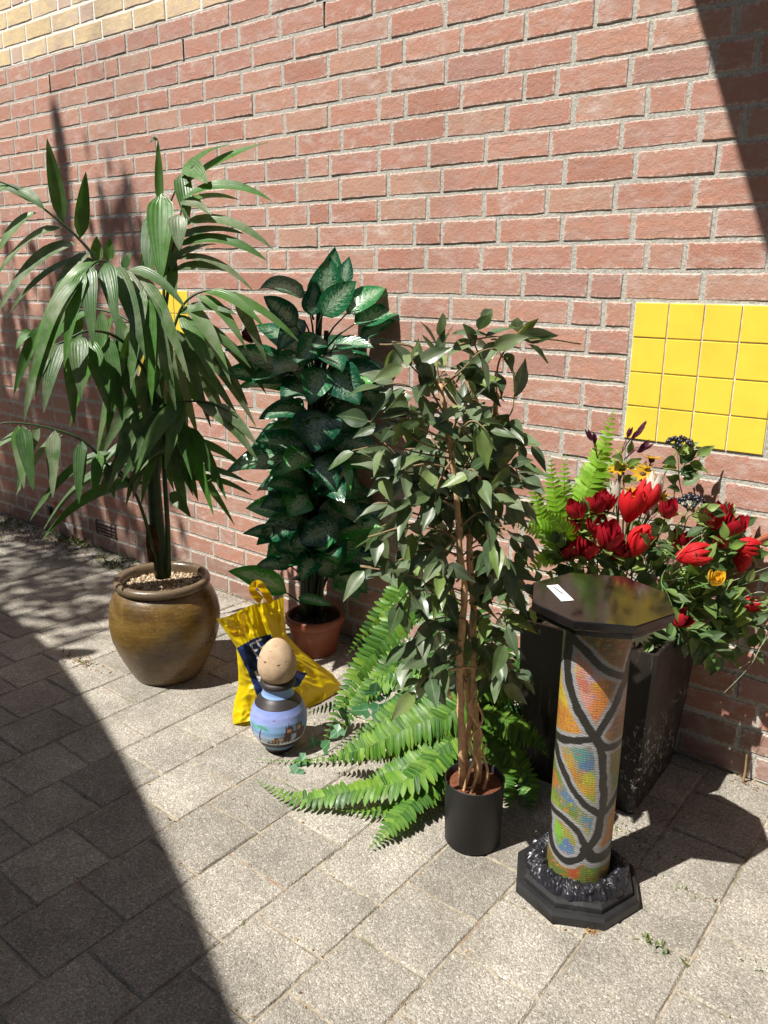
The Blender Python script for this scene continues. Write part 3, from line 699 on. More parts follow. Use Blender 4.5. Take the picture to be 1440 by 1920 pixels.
for fr, b, t, w, bow, N in [
    ('left_up',(119,418,.06),(88,259,.1),27,.0,FACE),('left_up',(150,448,.05),(161,322,.06),25,.0,FACE+CR*.5),('left_up',(116,427,.06),(-8,521,.14),26,.07,UPC),('left_up',(150,457,.05),(-8,592,.16),32,.11,UPC),('left_up',(69,399,.07),(-10,487,.12),28,.05,UPC),('left_up',(34,356,.08),(84,394,.12),22,.02,UPC),('left_up',(20,348,.08),(-30,385,.12),22,.02,UPC),('left_up',(75,386,.07),(-20,345,.04),20,.03,UPC),('left_up',(184,491,.04),(10,600,.1),26,.12,UPC),('left_up',(170,475,.04),(98,560,.12),24,.05,UPC),('left_up',(200,510,.04),(60,640,.0),24,.06,UPC),
    ('left_up',(182,492,.03),(181,443,.03),22,0,FACE),('left_up',(203,491,.03),(206,446,.02),18,0,FACE+CR*.4),('left_up',(232,508,.03),(246,474,.02),16,.02,FACE),
    ('front',(186,493,.17),(58,671,.3),27,.13,UPC),('front',(180,494,.18),(90,682,.32),28,.11,UPC),('front',(166,499,.22),(174,652,.34),32,.07,FACE),('front',(196,494,.17),(222,625,.3),32,.07,FACE),('front',(214,501,.14),(273,673,.28),34,.09,FACE),('front',(230,508,.12),(300,692,.26),28,.09,FACE),('front',(160,508,.24),(120,690,.36),26,.08,FACE),('front',(150,528,.27),(66,745,.38),28,.12,UPC),('front',(152,525,.27),(46,790,.4),26,.16,UPC),
    ('front_right',(248,515,.11),(336,714,.24),30,.1,FACE),('front_right',(262,524,.15),(356,716,.26),28,.1,FACE),('front_right',(240,506,.12),(348,578,.2),26,.06,UPC),('front_right',(275,548,.19),(330,770,.25),28,.06,FACE),('front_right',(280,560,.2),(285,760,.28),26,.05,FACE),('front_right',(270,540,.18),(245,730,.3),26,.05,FACE),
    ('left_mid',(148,632,.15),(152,752,.26),34,.06,FACE),('left_mid',(163,640,.13),(214,757,.22),25,.06,FACE+CR*.3),('left_mid',(167,655,.12),(204,775,.2),26,.06,FACE),('left_mid',(135,650,.14),(139,795,.2),28,.05,FACE),('left_mid',(118,641,.16),(82,774,.28),31,.06,FACE),('left_mid',(92,655,.19),(45,785,.28),26,.05,FACE),('left_mid',(200,630,.08),(230,790,.16),28,.05,FACE),('left_mid',(215,635,.06),(262,800,.14),28,.05,FACE),('left_mid',(240,650,.05),(200,820,.14),26,.05,FACE),
    ('right_up',(303,362,-.05),(302,528,.06),34,.04,FACE),('right_up',(290,395,-.05),(280,525,.04),30,.02,FACE-CR*.3),('right_up',(300,385,-.06),(296,262,-.06),11,0,FACE),('right_up',(296,264,-.06),(281,270,-.05),4,.02,FACE),('right_up',(330,358,-.06),(503,267,.0),25,.035,UPC),('right_up',(336,338,-.065),(432,272,-.03),21,.045,UPC),('right_up',(346,308,-.07),(389,344,.04),25,.02,FACE),('right_up',(340,325,-.065),(352,420,.02),22,.02,FACE),('right_up',(322,420,-.05),(322,508,.03),31,.02,FACE),('right_up',(306,470,-.04),(330,560,.05),26,.02,FACE),('right_up',(304,450,-.05),(260,540,-.04),24,.03,FACE),
    ('right_fan',(340,374,0),(511,378,.05),17,.09,EDGE),('right_fan',(336,386,0),(452,376,-.05),16,.04,EDGE),('right_fan',(338,378,0),(396,403,.06),21,.02,UPC),('right_fan',(336,425,0),(511,467,.05),18,.10,EDGE),('right_fan',(331,448,0),(456,438,.02),16,.04,EDGE),('right_fan',(328,464,0),(501,489,.06),18,.09,EDGE),('right_fan',(326,485,0),(406,458,-.03),15,.02,EDGE),('right_fan',(324,487,0),(478,549,.05),15,.09,EDGE),('right_fan',(318,510,0),(446,516,.03),15,.05,EDGE),('right_fan',(334,402,0),(336,470,.05),24,.02,FACE),
    ('right_mid',(332,590,.03),(443,590,.1),24,.05,UPC),('right_mid',(380,548,.05),(501,622,.13),25,.07,UPC),('right_mid',(370,555,.05),(463,657,.12),24,.07,UPC),('right_mid',(350,570,.04),(433,720,.14),26,.08,UPC),('right_mid',(335,590,.03),(412,740,.14),26,.07,FACE),('right_mid',(410,548,.05),(560,640,.05),22,.05,UPC),('right_mid',(440,560,.06),(500,680,.08),20,.03,FACE),('right_mid',(345,600,.03),(470,690,.1),24,.06,UPC),('right_mid',(325,620,.03),(395,800,.12),26,.06,FACE),('right_mid',(320,640,.03),(450,790,.1),24,.07,UPC),
    ('right_low',(345,755,.12),(254,888,.22),29,.07,FACE),('right_low',(325,760,.1),(228,905,.2),27,.06,FACE),('right_low',(370,754,.13),(481,862,.2),28,.06,UPC),('right_low',(400,757,.14),(482,835,.18),22,.03,UPC),('right_low',(338,790,.1),(400,965,.2),27,.06,FACE),('right_low',(350,800,.1),(425,938,.18),24,.06,FACE),('right_low',(325,900,.04),(471,928,.1),18,.06,EDGE),('right_low',(322,880,.04),(465,905,.08),17,.05,EDGE),('right_low',(318,925,.04),(358,970,.1),22,.02,FACE),('right_low',(330,830,.05),(455,875,.1),20,.06,EDGE),('right_low',(345,757,.12),(310,880,.2),26,.04,FACE),('right_low',(300,770,.06),(200,925,.16),26,.07,FACE),('right_low',(292,800,.04),(178,938,.14),23,.07,UPC),('right_low',(320,845,.05),(440,985,.08),20,.07,UPC),('right_low',(330,770,.1),(360,900,.2),24,.04,FACE),
    ('left_low',(42,797,.19),(63,920,.26),31,.02,FACE),('left_low',(34,797,.19),(45,916,.24),26,.02,FACE),('left_low',(103,806,.16),(99,934,.24),26,.03,FACE),('left_low',(154,826,.14),(148,946,.22),25,.03,FACE),('left_low',(187,845,.11),(178,938,.18),22,.02,FACE),('left_low',(277,906,.04),(78,1013,.12),25,.12,UPC),('left_low',(250,872,.06),(82,992,.12),23,.12,UPC),('left_low',(210,848,.1),(55,978,.16),21,.10,UPC),('left_low',(60,808,.17),(-20,852,.2),18,.03,UPC),('left_low',(120,812,.15),(30,930,.16),20,.06,UPC),('left_low',(75,800,.17),(30,920,.2),22,.04,FACE),('left_low',(200,870,.09),(215,935,.14),18,.02,FACE),
    ('back',(60,620,-.25),(30,655,-.2),18,.02,FACE),('back',(80,610,-.24),(26,740,-.2),22,.05,FACE),('back',(110,592,-.24),(70,720,-.18),24,.04,FACE),('back',(150,582,-.23),(130,740,-.16),26,.04,FACE),('back',(190,582,-.21),(200,760,-.12),26,.04,FACE),('back',(225,592,-.19),(250,770,-.1),26,.04,FACE),('back',(180,580,-.22),(60,690,-.2),22,.07,UPC),('back',(215,588,-.2),(130,800,-.14),24,.06,UPC),('back',(245,605,-.17),(180,860,-.12),24,.06,UPC),
    ('back_right',(340,635,-.1),(420,800,-.06),24,.05,FACE),('back_right',(370,620,-.14),(465,760,-.1),24,.05,FACE),('back_right',(400,625,-.15),(500,740,-.1),20,.05,UPC),('back_right',(330,645,-.1),(350,860,-.04),26,.04,FACE),('back_right',(350,630,-.12),(480,800,-.1),22,.07,UPC)]:
    L_(fr, b, t, w, bow, N, pl.uniform(-.35, .35))
for k in range(18):      # low leaflets that hide the upper stem
    b = (pl.uniform(265, 330), pl.uniform(770, 850), pl.uniform(-.02, .08)); dx = pl.choice((-1, 1))*pl.uniform(25, 110)
    L_('right_low' if dx > 0 else 'left_low', b, (b[0]+dx, b[1]+pl.uniform(70, 130), b[2]+pl.uniform(0, .12)), pl.uniform(18, 25), pl.uniform(.05, .09), UPC if abs(dx) > 60 else FACE, pl.uniform(-.4, .4))
for k in range(34):      # the dense heart of the plant
    b = (pl.uniform(240, 335), pl.uniform(600, 800), pl.uniform(-.12, .1)); dx = pl.uniform(-85, 95)
    L_(pl.choice(['left_mid', 'right_low', 'back', 'right_mid']), b, (b[0]+dx, b[1]+pl.uniform(70, 190), b[2]+pl.uniform(-.06, .1)), pl.uniform(20, 28), pl.uniform(.03, .07), FACE+rvec(.5), pl.uniform(-.5, .5))

# ================================================================== TERRACOTTA POT AND VARIEGATED PLANT
TC = (-2.074, -.185, 0)
M['terracotta'] = plain('terracotta_plastic', (.23, .068, .032), .5, .4, .15, 15)
M['soil'] = plain('dark_soil', (.035, .024, .017), .95, .2, .5, 80, .01, 90)
tp = thing('terracotta_pot', 'reddish terracotta coloured pot half hidden behind the yellow bag', 'pot', TC)
MB().lathe([(0, .001), (.078, 0), (.084, .004), (.104, .122), (.104, .126)], TC, 56).build('body', M['terracotta'], tp)
MB().lathe([(.103, .120), (.111, .122), (.116, .130), (.117, .150), (.113, .158), (.106, .158), (.103, .150), (.1, .12)], TC, 56).build('rim', M['terracotta'], tp)
sb = MB().lathe([(.103, .132), (.05, .137), (0, .138)], TC, 32); pebbles(sb, TC, .1, 420, .003, .007, .138, gr)
M['grit'] = plain('dark_grit', (.05, .04, .032), .9, .3, .5, 60)
tag(sb.build('grit_fill', M['grit'], tp, False), kind='stuff')
dp = thing('variegated_plant', 'tall glossy dark green plant with pale feathered leaves in the terracotta pot', 'plant', (TC[0], TC[1], .138))
DA = (TC[0], TC[1])
def B_(px, py, o=0): return at(px, py, DA, o)
for k, (x0, x1, o, r, yt) in enumerate([(580,600,.0,.017,560),(592,612,-.02,.013,620),(570,588,.02,.012,700),(566,575,.0,.009,820),(600,622,.02,.009,760)]):
    b_ = bez([B_(x0, 1165, o), B_((x0*2+x1)/3+2, 980, o), B_((x0+2*x1)/3-2, 780, o), B_(x1, yt, o)], 5)
    MB().tube(b_, [r*(1-.35*i/len(b_)) for i in range(len(b_))], 9).build('cane', M['dief_stem'], dp)
dl = random.Random(4)
def D_leaf(b, t, w, bow=.03, N=None, s=590):
    B, T = B_(*b), B_(*t); W = w/ppm((B+T)/2)
    mb = MB(); leaf(mb, B, T, bow, W*1.36, N, prof_dief, 9, .2, .035, dl.uniform(-.25, .25), ph=dl.uniform(0, 6)); lf = mb.build('leaf', M['dief'], dp, org=B)
    # leaf stalk down to the cane
    root = B_(s+(b[0]-s)*.12, b[1]+dl.uniform(35, 75), b[2]*.2)
    MB().tube([root, root.lerp(B, .55)+Vector((0, 0, .012)), B], [.0042, .0034, .0026], 6).build('stalk', M['dief_stem'], lf)
TOP = (CAMW*.7+Vector((0, 0, .8))).normalized()
for b, t, w, bow, N in [
    ((606,588,.03),(619,480,.02),52,.0,FACE),((612,570,-.02),(628,463,-.05),38,0,FACE),((640,540,.0),(655,481,-.02),25,0,FACE),((603,592,.07),(668,527,.08),40,.01,FACE),((572,556,.03),(485,543,.1),42,.045,TOP),((556,612,.05),(494,556,.09),40,.01,TOP),((582,592,.05),(593,528,.05),30,0,FACE),((650,588,.02),(726,538,-.03),40,.02,TOP),((664,608,.03),(762,586,-.02),44,.03,TOP),((676,632,.04),(742,600,.0),26,.01,TOP),((628,646,.06),(700,652,.12),26,.02,TOP),((612,640,.06),(584,655,.1),24,.01,TOP),((600,630,.04),(560,690,.1),40,.02,FACE),((570,600,.0),(520,660,.05),36,.02,TOP),
    ((604,690,.08),(582,759,.15),46,.02,FACE),((622,694,.08),(674,759,.15),54,.025,FACE),((676,716,.05),(712,733,.06),20,.01,TOP),((548,700,.04),(422,656,.1),42,.035,TOP),((548,712,.04),(408,703,.1),40,.03,TOP),((560,724,.03),(447,726,.06),36,.03,TOP),((571,768,.04),(486,786,.09),38,.03,TOP),((600,770,.09),(588,849,.16),70,.02,FACE),((632,800,.06),(598,850,.12),44,.02,FACE),((626,770,.02),(708,774,.0),42,.03,TOP),((546,858,.05),(424,886,.11),48,.04,TOP),((633,860,.02),(730,878,.0),42,.035,TOP),((594,858,.09),(629,923,.15),44,.02,FACE),((577,928,.08),(542,970,.14),42,.02,FACE),((626,898,.05),(663,935,.1),38,.02,FACE),((546,948,.03),(487,952,.06),34,.03,TOP),((604,988,.05),(672,930,.03),46,.01,FACE),((546,1010,.03),(455,1001,.08),27,.03,TOP),((636,986,.08),(558,1022,.14),46,.02,FACE),((553,1034,.03),(512,986,.06),38,.01,FACE),((538,1112,.04),(428,1071,.1),37,.035,TOP),((545,1062,.02),(477,1064,.05),25,.025,TOP),((610,1050,.03),(690,1000,.0),42,.01,FACE),((600,1080,.04),(650,1010,.02),40,.0,FACE),((560,1120,.08),(622,1136,.12),16,.01,TOP),
    ((620,830,-.02),(700,830,-.05),44,.03,TOP),((560,800,-.03),(470,840,-.04),40,.03,TOP),((600,930,-.03),(700,930,-.06),46,.03,TOP),((620,740,-.03),(730,720,-.06),44,.03,TOP),((570,900,-.03),(480,920,-.05),40,.03,TOP),((600,990,-.03),(540,1040,-.02),44,.02,FACE),((620,960,.0),(640,1040,.05),44,.01,FACE),((575,660,-.03),(480,610,-.06),40,.02,TOP)]:
    D_leaf(b, t, w, bow, N)
for k in range(100):
    y = dl.uniform(660, 1100); a = dl.uniform(0, 6.28); rr = dl.uniform(.5, 1)
    bx = 596+28*math.cos(a); o = .05*math.sin(a)
    D_leaf((bx, y, o), (596+math.cos(a)*rr*146, y+dl.uniform(-30, 60), o+.16*math.sin(a)*rr), dl.uniform(34, 48), dl.uniform(.02, .05), TOP+rvec(.35))

# ================================================================== FICUS IN THE BLACK POT
FC = (-.966, -.757, 0); FA = (FC[0], FC[1])
M['potblack'] = plain('black_pot', (.014, .014, .015), .5, .45, .25, 12, .0006, 50)
M['redsoil'] = plain('brown_foam_soil', (.14, .052, .026), .95, .2, .35, 70, .006, 110)
fp = thing('plastic_pot', 'small plain black plastic pot with brown filling', 'pot', FC)
MB().lathe([(0, .001), (.070, 0), (.0735, .004), (.0775, .182), (.0785, .1835), (.0770, .185), (.0745, .183), (.0735, .14)], FC, 64).build('wall', M['potblack'], fp)
MB().lathe([(.0745, .163), (.05, .167), (.02, .172), (0, .173)], FC, 40, .0).build('soil', M['redsoil'], fp)
fic = thing('ficus_tree', 'artificial weeping fig with bare twisted stems in the black pot', 'tree', (FC[0], FC[1], .165))
def C_(px, py, o=0): return at(px, py, FA, o)
fr_ = random.Random(9)
trunks = [([(870,1508,.01),(866,1440,.012),(864,1330,.02),(862,1230,.02),(870,1120,.03),(862,1030,.035),(857,940,.04),(846,850,.04),(834,770,.035),(824,720,.03)], .0105),
          ([(892,1508,.0),(896,1420,.0),(890,1330,-.01),(888,1240,-.01),(886,1120,-.01),(880,1040,-.015),(885,960,-.02),(900,880,-.03),(925,800,-.04),(932,740,-.05)], .0105),
          ([(880,1505,-.02),(872,1420,-.03),(880,1320,-.03),(862,1200,-.03),(842,1080,-.035),(820,1010,-.04),(795,965,-.05),(788,920,-.05)], .0085)]
for pts, r in trunks:
    b_ = bez([C_(*q) for q in pts], 5); n = len(b_)
    MB().tube([q+rvec(.0015) for q in b_], [r*(1-.42*i/n)*(1+.07*math.sin(i*1.9)) for i in range(n)], 10).build('trunk', M['ficus_bark'], fic)
for pts in ([(868,1490,.03),(882,1440,.04),(903,1380,.02),(880,1330,.04),(893,1290,.03)], [(900,1500,.03),(914,1450,.03),(905,1410,.02),(912,1395,.02)], [(878,1500,.04),(896,1440,.045),(880,1390,.04),(905,1350,.02),(890,1310,.04)], [(846,1310,.02),(838,1290,.02),(840,1260,.02),(868,1252,.03),(905,1250,.01),(916,1225,.01)], [(905,1500,.0),(916,1470,-.01),(912,1440,.0)]):
    b_ = bez([C_(*q) for q in pts], 5); n = len(b_)
    MB().tube(b_, [.0045*(1-.4*i/n) for i in range(n)], 6).build('vine_stem', M['ficus_bark'], fic)
def ficus_leaf(B, T, w, N, par, joined):
    mb = inner if joined else MB(); leaf(mb, B, T, .006, w, N, prof_drip, 7, .28, .03, fr_.uniform(-.4, .4), ph=fr_.uniform(0, 6))
    if not joined: mb.build('leaf', M['ficus'], par, org=B)
nleaf = 0
inner = MB()
def branch(pts, nl, size=(52, 78), spread=1.0, r=.0026, joined=False):
    global nleaf; nl += 1
    P = bez([C_(*q) for q in pts], 5); n = len(P)
    br = MB().tube(P, [r*(1-.6*i/n) for i in range(n)], 6).build('branch', M['twig'], fic)
    for k in range(nl):
        t = .28+.72*(k+.5)/nl; i = min(n-2, int(t*(n-1))); B = P[i]; d = (P[i+1]-P[i]).normalized()
        out = (rvec(1)*.9*spread+d*.55+Vector((0, 0, -.45))+CAMW*.25).normalized()
        Lp = fr_.uniform(*size)/ppm(B); T = B+out*.012
        ficus_leaf(T, T+out*Lp, Lp*fr_.uniform(.38, .48), (rvec(.7)+Vector((0, 0, .7))+CAMW*.6).normalized(), br, joined or nleaf >= 300); nleaf += not joined
for a in [
    ([(830,745,.03),(800,690,.05),(770,650,.07),(735,640,.08)],4), ([(835,760,.03),(820,690,.03),(830,640,.02),(850,610,.02)],5), ([(930,745,-.05),(935,680,-.03),(960,640,-.02),(985,610,0)],6), ([(930,750,-.05),(905,680,-.02),(890,640,.0),(905,600,.0)],6), ([(850,650,.03),(900,635,.02),(950,630,0),(990,640,.0)],5), ([(826,730,.03),(870,690,.05),(900,660,.06),(940,650,.05)],5),
    ([(838,790,.04),(790,740,.06),(755,720,.08),(715,722,.09)],6), ([(835,780,.04),(800,720,.08),(775,690,.1),(762,680,.1)],6), ([(846,850,.04),(790,830,.07),(740,800,.09),(690,790,.1)],5), ([(848,860,.04),(790,850,.06),(720,835,.08),(660,845,.09)],5), ([(850,880,.04),(800,870,.08),(750,880,.1),(700,890,.1)],6), ([(855,920,.04),(800,890,.06),(750,885,.07),(742,883,.08)],4), ([(857,950,.04),(800,930,.08),(760,940,.1),(700,945,.1)],6),
    ([(900,880,-.03),(930,850,.0),(960,820,.02),(1000,830,.03)],6), ([(905,860,-.03),(940,800,.0),(960,770,.02),(965,730,.02)],5), ([(890,930,-.02),(930,890,.02),(960,870,.05),(975,900,.06)],6), ([(885,970,-.02),(920,930,.03),(950,930,.06),(980,935,.07)],6), ([(884,1020,-.01),(930,990,.03),(960,1000,.05),(990,1020,.06)],6), ([(882,1050,-.01),(920,1030,.05),(945,1040,.08),(950,1090,.1)],6),
    ([(860,1010,.035),(800,990,.08),(740,995,.1),(692,1006,.11)],4), ([(862,1040,.03),(800,1030,.07),(750,1050,.1),(720,1065,.11)],5), ([(870,1110,.03),(810,1090,.08),(740,1070,.11),(675,1060,.12)],6), ([(872,1130,.03),(820,1110,.08),(770,1110,.12),(740,1140,.13)],6), ([(872,1160,.03),(820,1160,.08),(780,1190,.1),(760,1240,.1)],7), ([(868,1200,.02),(830,1210,.08),(800,1250,.1),(780,1300,.1)],7), ([(868,1220,.02),(840,1240,.1),(815,1260,.12),(765,1290,.12)],6),
    ([(884,1120,-.01),(930,1100,.03),(960,1090,.06),(985,1100,.06)],5), ([(884,1160,-.01),(925,1150,.05),(945,1160,.08),(950,1210,.1)],6), ([(884,1200,-.01),(920,1210,.04),(940,1240,.06),(935,1290,.06)],6), ([(884,1240,-.01),(930,1240,.0),(960,1250,.0),(980,1270,.0)],4), ([(846,850,.04),(870,800,.09),(890,790,.12),(915,810,.14)],6), ([(855,920,.04),(880,880,.1),(900,900,.13),(910,940,.14)],6), ([(860,990,.035),(900,960,.1),(925,980,.12),(930,1020,.13)],5), ([(788,920,-.05),(760,880,-.04),(740,850,-.03),(720,830,-.03)],6), ([(800,970,-.05),(760,960,-.04),(730,980,-.03),(710,990,-.03)],5), ([(840,820,.0),(870,760,-.06),(880,720,-.08),(870,690,-.08)],6), ([(830,760,.03),(800,780,.06),(770,770,.08),(760,790,.09)],6), ([(880,1050,-.02),(850,1060,.06),(830,1090,.09),(820,1130,.1)],5), ([(925,810,-.04),(900,760,.02),(880,750,.05),(870,770,.06)],6)]:
    branch(*a)
for a in [([(850,880,0),(830,850,-.06),(810,820,-.08),(800,790,-.09)],6), ([(870,960,0),(840,920,-.06),(815,900,-.08),(790,880,-.09)],6), ([(880,1000,0),(850,1000,-.05),(820,990,-.07),(790,1010,-.08)],6), ([(885,950,0),(910,920,-.06),(920,890,-.08),(915,860,-.09)],6), ([(885,1080,0),(915,1060,-.05),(935,1060,-.07),(950,1080,-.08)],6), ([(870,1080,0),(840,1070,-.05),(810,1080,-.07),(790,1100,-.08)],6), ([(860,900,.02),(880,860,-.02),(900,840,-.04),(905,800,-.05)],6), ([(845,820,.02),(860,780,.0),(880,740,-.02),(890,710,-.02)],6), ([(870,1150,0),(850,1150,-.04),(830,1170,-.05),(815,1210,-.06)],6), ([(885,1170,0),(910,1180,-.03),(925,1210,-.04),(930,1250,-.04)],6), ([(850,860,.05),(835,880,.09),(820,910,.11),(815,950,.12)],5), ([(868,1040,.05),(845,1020,.1),(830,1040,.12),(825,1080,.12)],5)]:
    branch(*a, joined=True)
for k in range(26):      # the crowded inside of the crown
    y = fr_.uniform(680, 1290); cx = 865+10*math.sin(y/60); w_ = 70 if y > 760 else 95
    dx = fr_.uniform(-1.25, .95)*w_; o = fr_.uniform(-.13, -.01)
    branch([(cx, y+25, 0), (cx+dx*.4, y+5, o*.5), (cx+dx*.75, y-5, o*.8), (cx+dx, y+5, o)], 6, joined=True)
tag(inner.build('inner_leaves', M['ficus'], fic), kind='stuff')
for pts in ([(850,880,.04),(790,865,.06),(742,884,.08)], [(862,1020,.035),(800,980,.09),(690,1007,.12)], [(846,830,.04),(780,800,.08),(700,782,.1)], [(830,740,.03),(780,655,.08),(712,646,.1)], [(990,640,.0),(1030,636,-.02),(1088,645,-.06)], [(872,1140,.03),(790,1085,.12),(676,1062,.14)], [(905,960,.0),(930,960,.05),(925,990,.06),(945,1010,.06)]):
    b_ = bez([C_(*q) for q in pts], 5); n = len(b_)
    MB().tube(b_, [.0030*(1-.35*i/n) for i in range(n)], 6).build('bare_twig', M['twig'], fic)

# ================================================================== PAINTED PEDESTAL
PC = (-.674, -.742, 0)
def octagon(r, a0=-130): return [(PC[0]+r*math.cos(R(a0+45*k)), PC[1]+r*math.sin(R(a0+45*k))) for k in range(8)]
def octa_slab(mb, tiers):
    """tiers: (radius, z) from bottom to top"""
    vs, fs = [], []
    for r, z in tiers: vs += [(x, y, z) for x, y in octagon(r)]
    for i in range(len(tiers)-1):
        for k in range(8): fs.append((i*8+k, i*8+(k+1) % 8, (i+1)*8+(k+1) % 8, (i+1)*8+k))
    fs.append(tuple(range(8))[::-1]); fs.append(tuple(len(vs)-8+k for k in range(8)))
    return mb.add(vs, fs)
def gloss_black():
    t = NT('black_lacquer'); p = t.pos()
    n1 = t.noise(p, 25, 4, .65); n2 = t.noise(t.scalev(p, (260, 60, 60)), 1, 3, .6)
    c = t.mix(t.mapr(n1, .45, .7, 0, 1), (.006, .005, .005), (.012, .010, .009))
    return t.fin(c, t.math('ADD', t.mapr(n1, .35, .7, .07, .15), t.math('MULTIPLY', n2, .03)), .5)
M['lacquer'] = gloss_black()
M['satin_black'] = plain('satin_black_paint', (.017, .017, .018), .42, .45, .35, 14, .0008, 60, spots=((.05, .05, .052), 8, .62))
ped = thing('pedestal_column', 'black octagonal pedestal with a colourful painted round column', 'pedestal', PC)
mb = MB(); octa_slab(mb, [(.158, .737), (.161, .740), (.161, .755), (.159, .7575), (.1585, .7575)]); octa_slab(mb, [(.148, .722), (.1495, .724), (.1495, .7365)])
tp_ = mb.build('table_top', M['lacquer'], ped, False)
mb = MB(); octa_slab(mb, [(.153, 0), (.156, .003), (.156, .022), (.150, .030), (.149, .030)]); mb.build('base_plinth', M['satin_black'], ped, False)
mb = MB(); octa_slab(mb, [(.137, .0302), (.137, .044), (.130, .052), (.129, .052)]); mb.build('base_step', M['satin_black'], ped, False)
# crinkled foil collar round the foot
M['foil'] = plain('crinkled_black_plastic', (.012, .012, .016), .36, .42, .3, 20)
cb = MB(); NU, NV = 170, 13; vs, fs = [], []; cr_ = random.Random(8)
for j in range(NV+1):
    v = j/NV
    for i in range(NU):
        a = 2*math.pi*i/NU; r = .072+.050*v
        k = .010*noise.noise((a*5.5, v*2.2, 1.3))+.006*noise.noise((a*15, v*5, 4.1))
        h = .0535+.022*math.sin(math.pi*min(1, v*.95+.05))**.8+(.008*noise.noise((a*8, v*3.5, 9.7))+.010*(.5-abs(noise.noise((a*16, v*6, 3.3))))+.006*noise.noise((a*40, v*13, 5.1)))*(1-.5*v)
        r += k; vs.append((PC[0]+r*math.cos(a), PC[1]+r*math.sin(a), max(.0528, h-(.0 if v < 1 else .03))))
for j in range(NV):
    for i in range(NU): fs.append((j*NU+i, j*NU+(i+1) % NU, (j+1)*NU+(i+1) % NU, (j+1)*NU+i))
cb.add(vs, fs).build('foil_collar', M['foil'], ped, False)
# painted column: colours worked out point by point on the cylinder
CR_, CZ0, CZ1 = .0745, .054, .723
to_cam = math.atan2(CP.y-PC[1], CP.x-PC[0])
NU, NV = 300, 380
th = np.linspace(0, 2*np.pi, NU, endpoint=False); vv = np.linspace(0, 1, NV)
TH2, VV = np.meshgrid(th, vv)
d = (TH2-to_cam+np.pi) % (2*np.pi)-np.pi                       # angle from the side facing the camera
SX = np.sin(d)*1.0; back = np.abs(d) > np.pi/2
SXu = np.where(back, np.sign(d)*(2-np.abs(SX)), SX)
# drawing coordinates of the design: x across -1..1, y 0 top .. 1 bottom
XX, YY = SXu, 1-VV
def crop2d(pts):
    out = []
    for x, y in pts:
        l = 300-(y-370)*.0641; w = 342-(y-370)*.02; out.append(((x-l)/w*2-1, (y-360)/1280))
    return out
lines = [([(350,350),(335,430),(320,550),(330,650),(370,750),(420,820),(468,880)],1.1), ([(335,440),(420,490),(500,555),(560,590),(605,612),(640,600)],1), ([(640,640),(595,650),(560,730),(520,800),(468,880)],.9), ([(468,880),(400,905),(330,925),(255,955)],1), ([(468,880),(520,930),(600,932)],1), ([(468,890),(500,960),(505,1050),(510,1150),(505,1240),(495,1300),(482,1370),(455,1415),(430,1440)],1), ([(255,975),(290,1050),(350,1140),(420,1210),(500,1268)],.9), ([(590,1170),(545,1235),(500,1270)],.8), ([(222,1318),(300,1310),(372,1345),(412,1405),(442,1432)],1.0), ([(228,1345),(230,1430),(258,1500),(318,1526),(378,1504),(425,1452)],.95), ([(425,1445),(455,1482),(500,1492),(570,1478)],1.6), ([(600,650),(620,560),(640,500)],.7)]
def fbm(x, y, s, oct_=3, seed=0.0):
    r = np.zeros_like(x); a = 1.0
    rs = np.random.RandomState(int(seed*10)+1)
    for o in range(oct_):
        for _ in range(4):
            k = rs.normal(size=2)*s; ph = rs.uniform(0, 6.28); r += a*np.sin(k[0]*x+k[1]*y+ph)
        a *= .6; s *= 2.1
    return r/5
AX = .0745; AY = CZ1-CZ0
wx = XX*AX+.0035*fbm(XX*AX, YY*AY, 60, 3, 1); wy = YY*AY+.0035*fbm(XX*AX, YY*AY, 60, 3, 2)
dist = np.full(XX.shape, 9.0)
for pts, wgt in lines:
    q = [(v_.x*AX, v_.y*AY) for v_ in bez([Vector((a, b, 0)) for a, b in crop2d(pts)], 5)]
    for (ax, ay), (bx, by) in zip(q, q[1:]):
        L2 = (bx-ax)**2+(by-ay)**2+1e-9; t = np.clip(((wx-ax)*(bx-ax)+(wy-ay)*(by-ay))/L2, 0, 1)
        dist = np.minimum(dist, np.hypot(wx-ax-t*(bx-ax), wy-ay-t*(by-ay))/wgt)
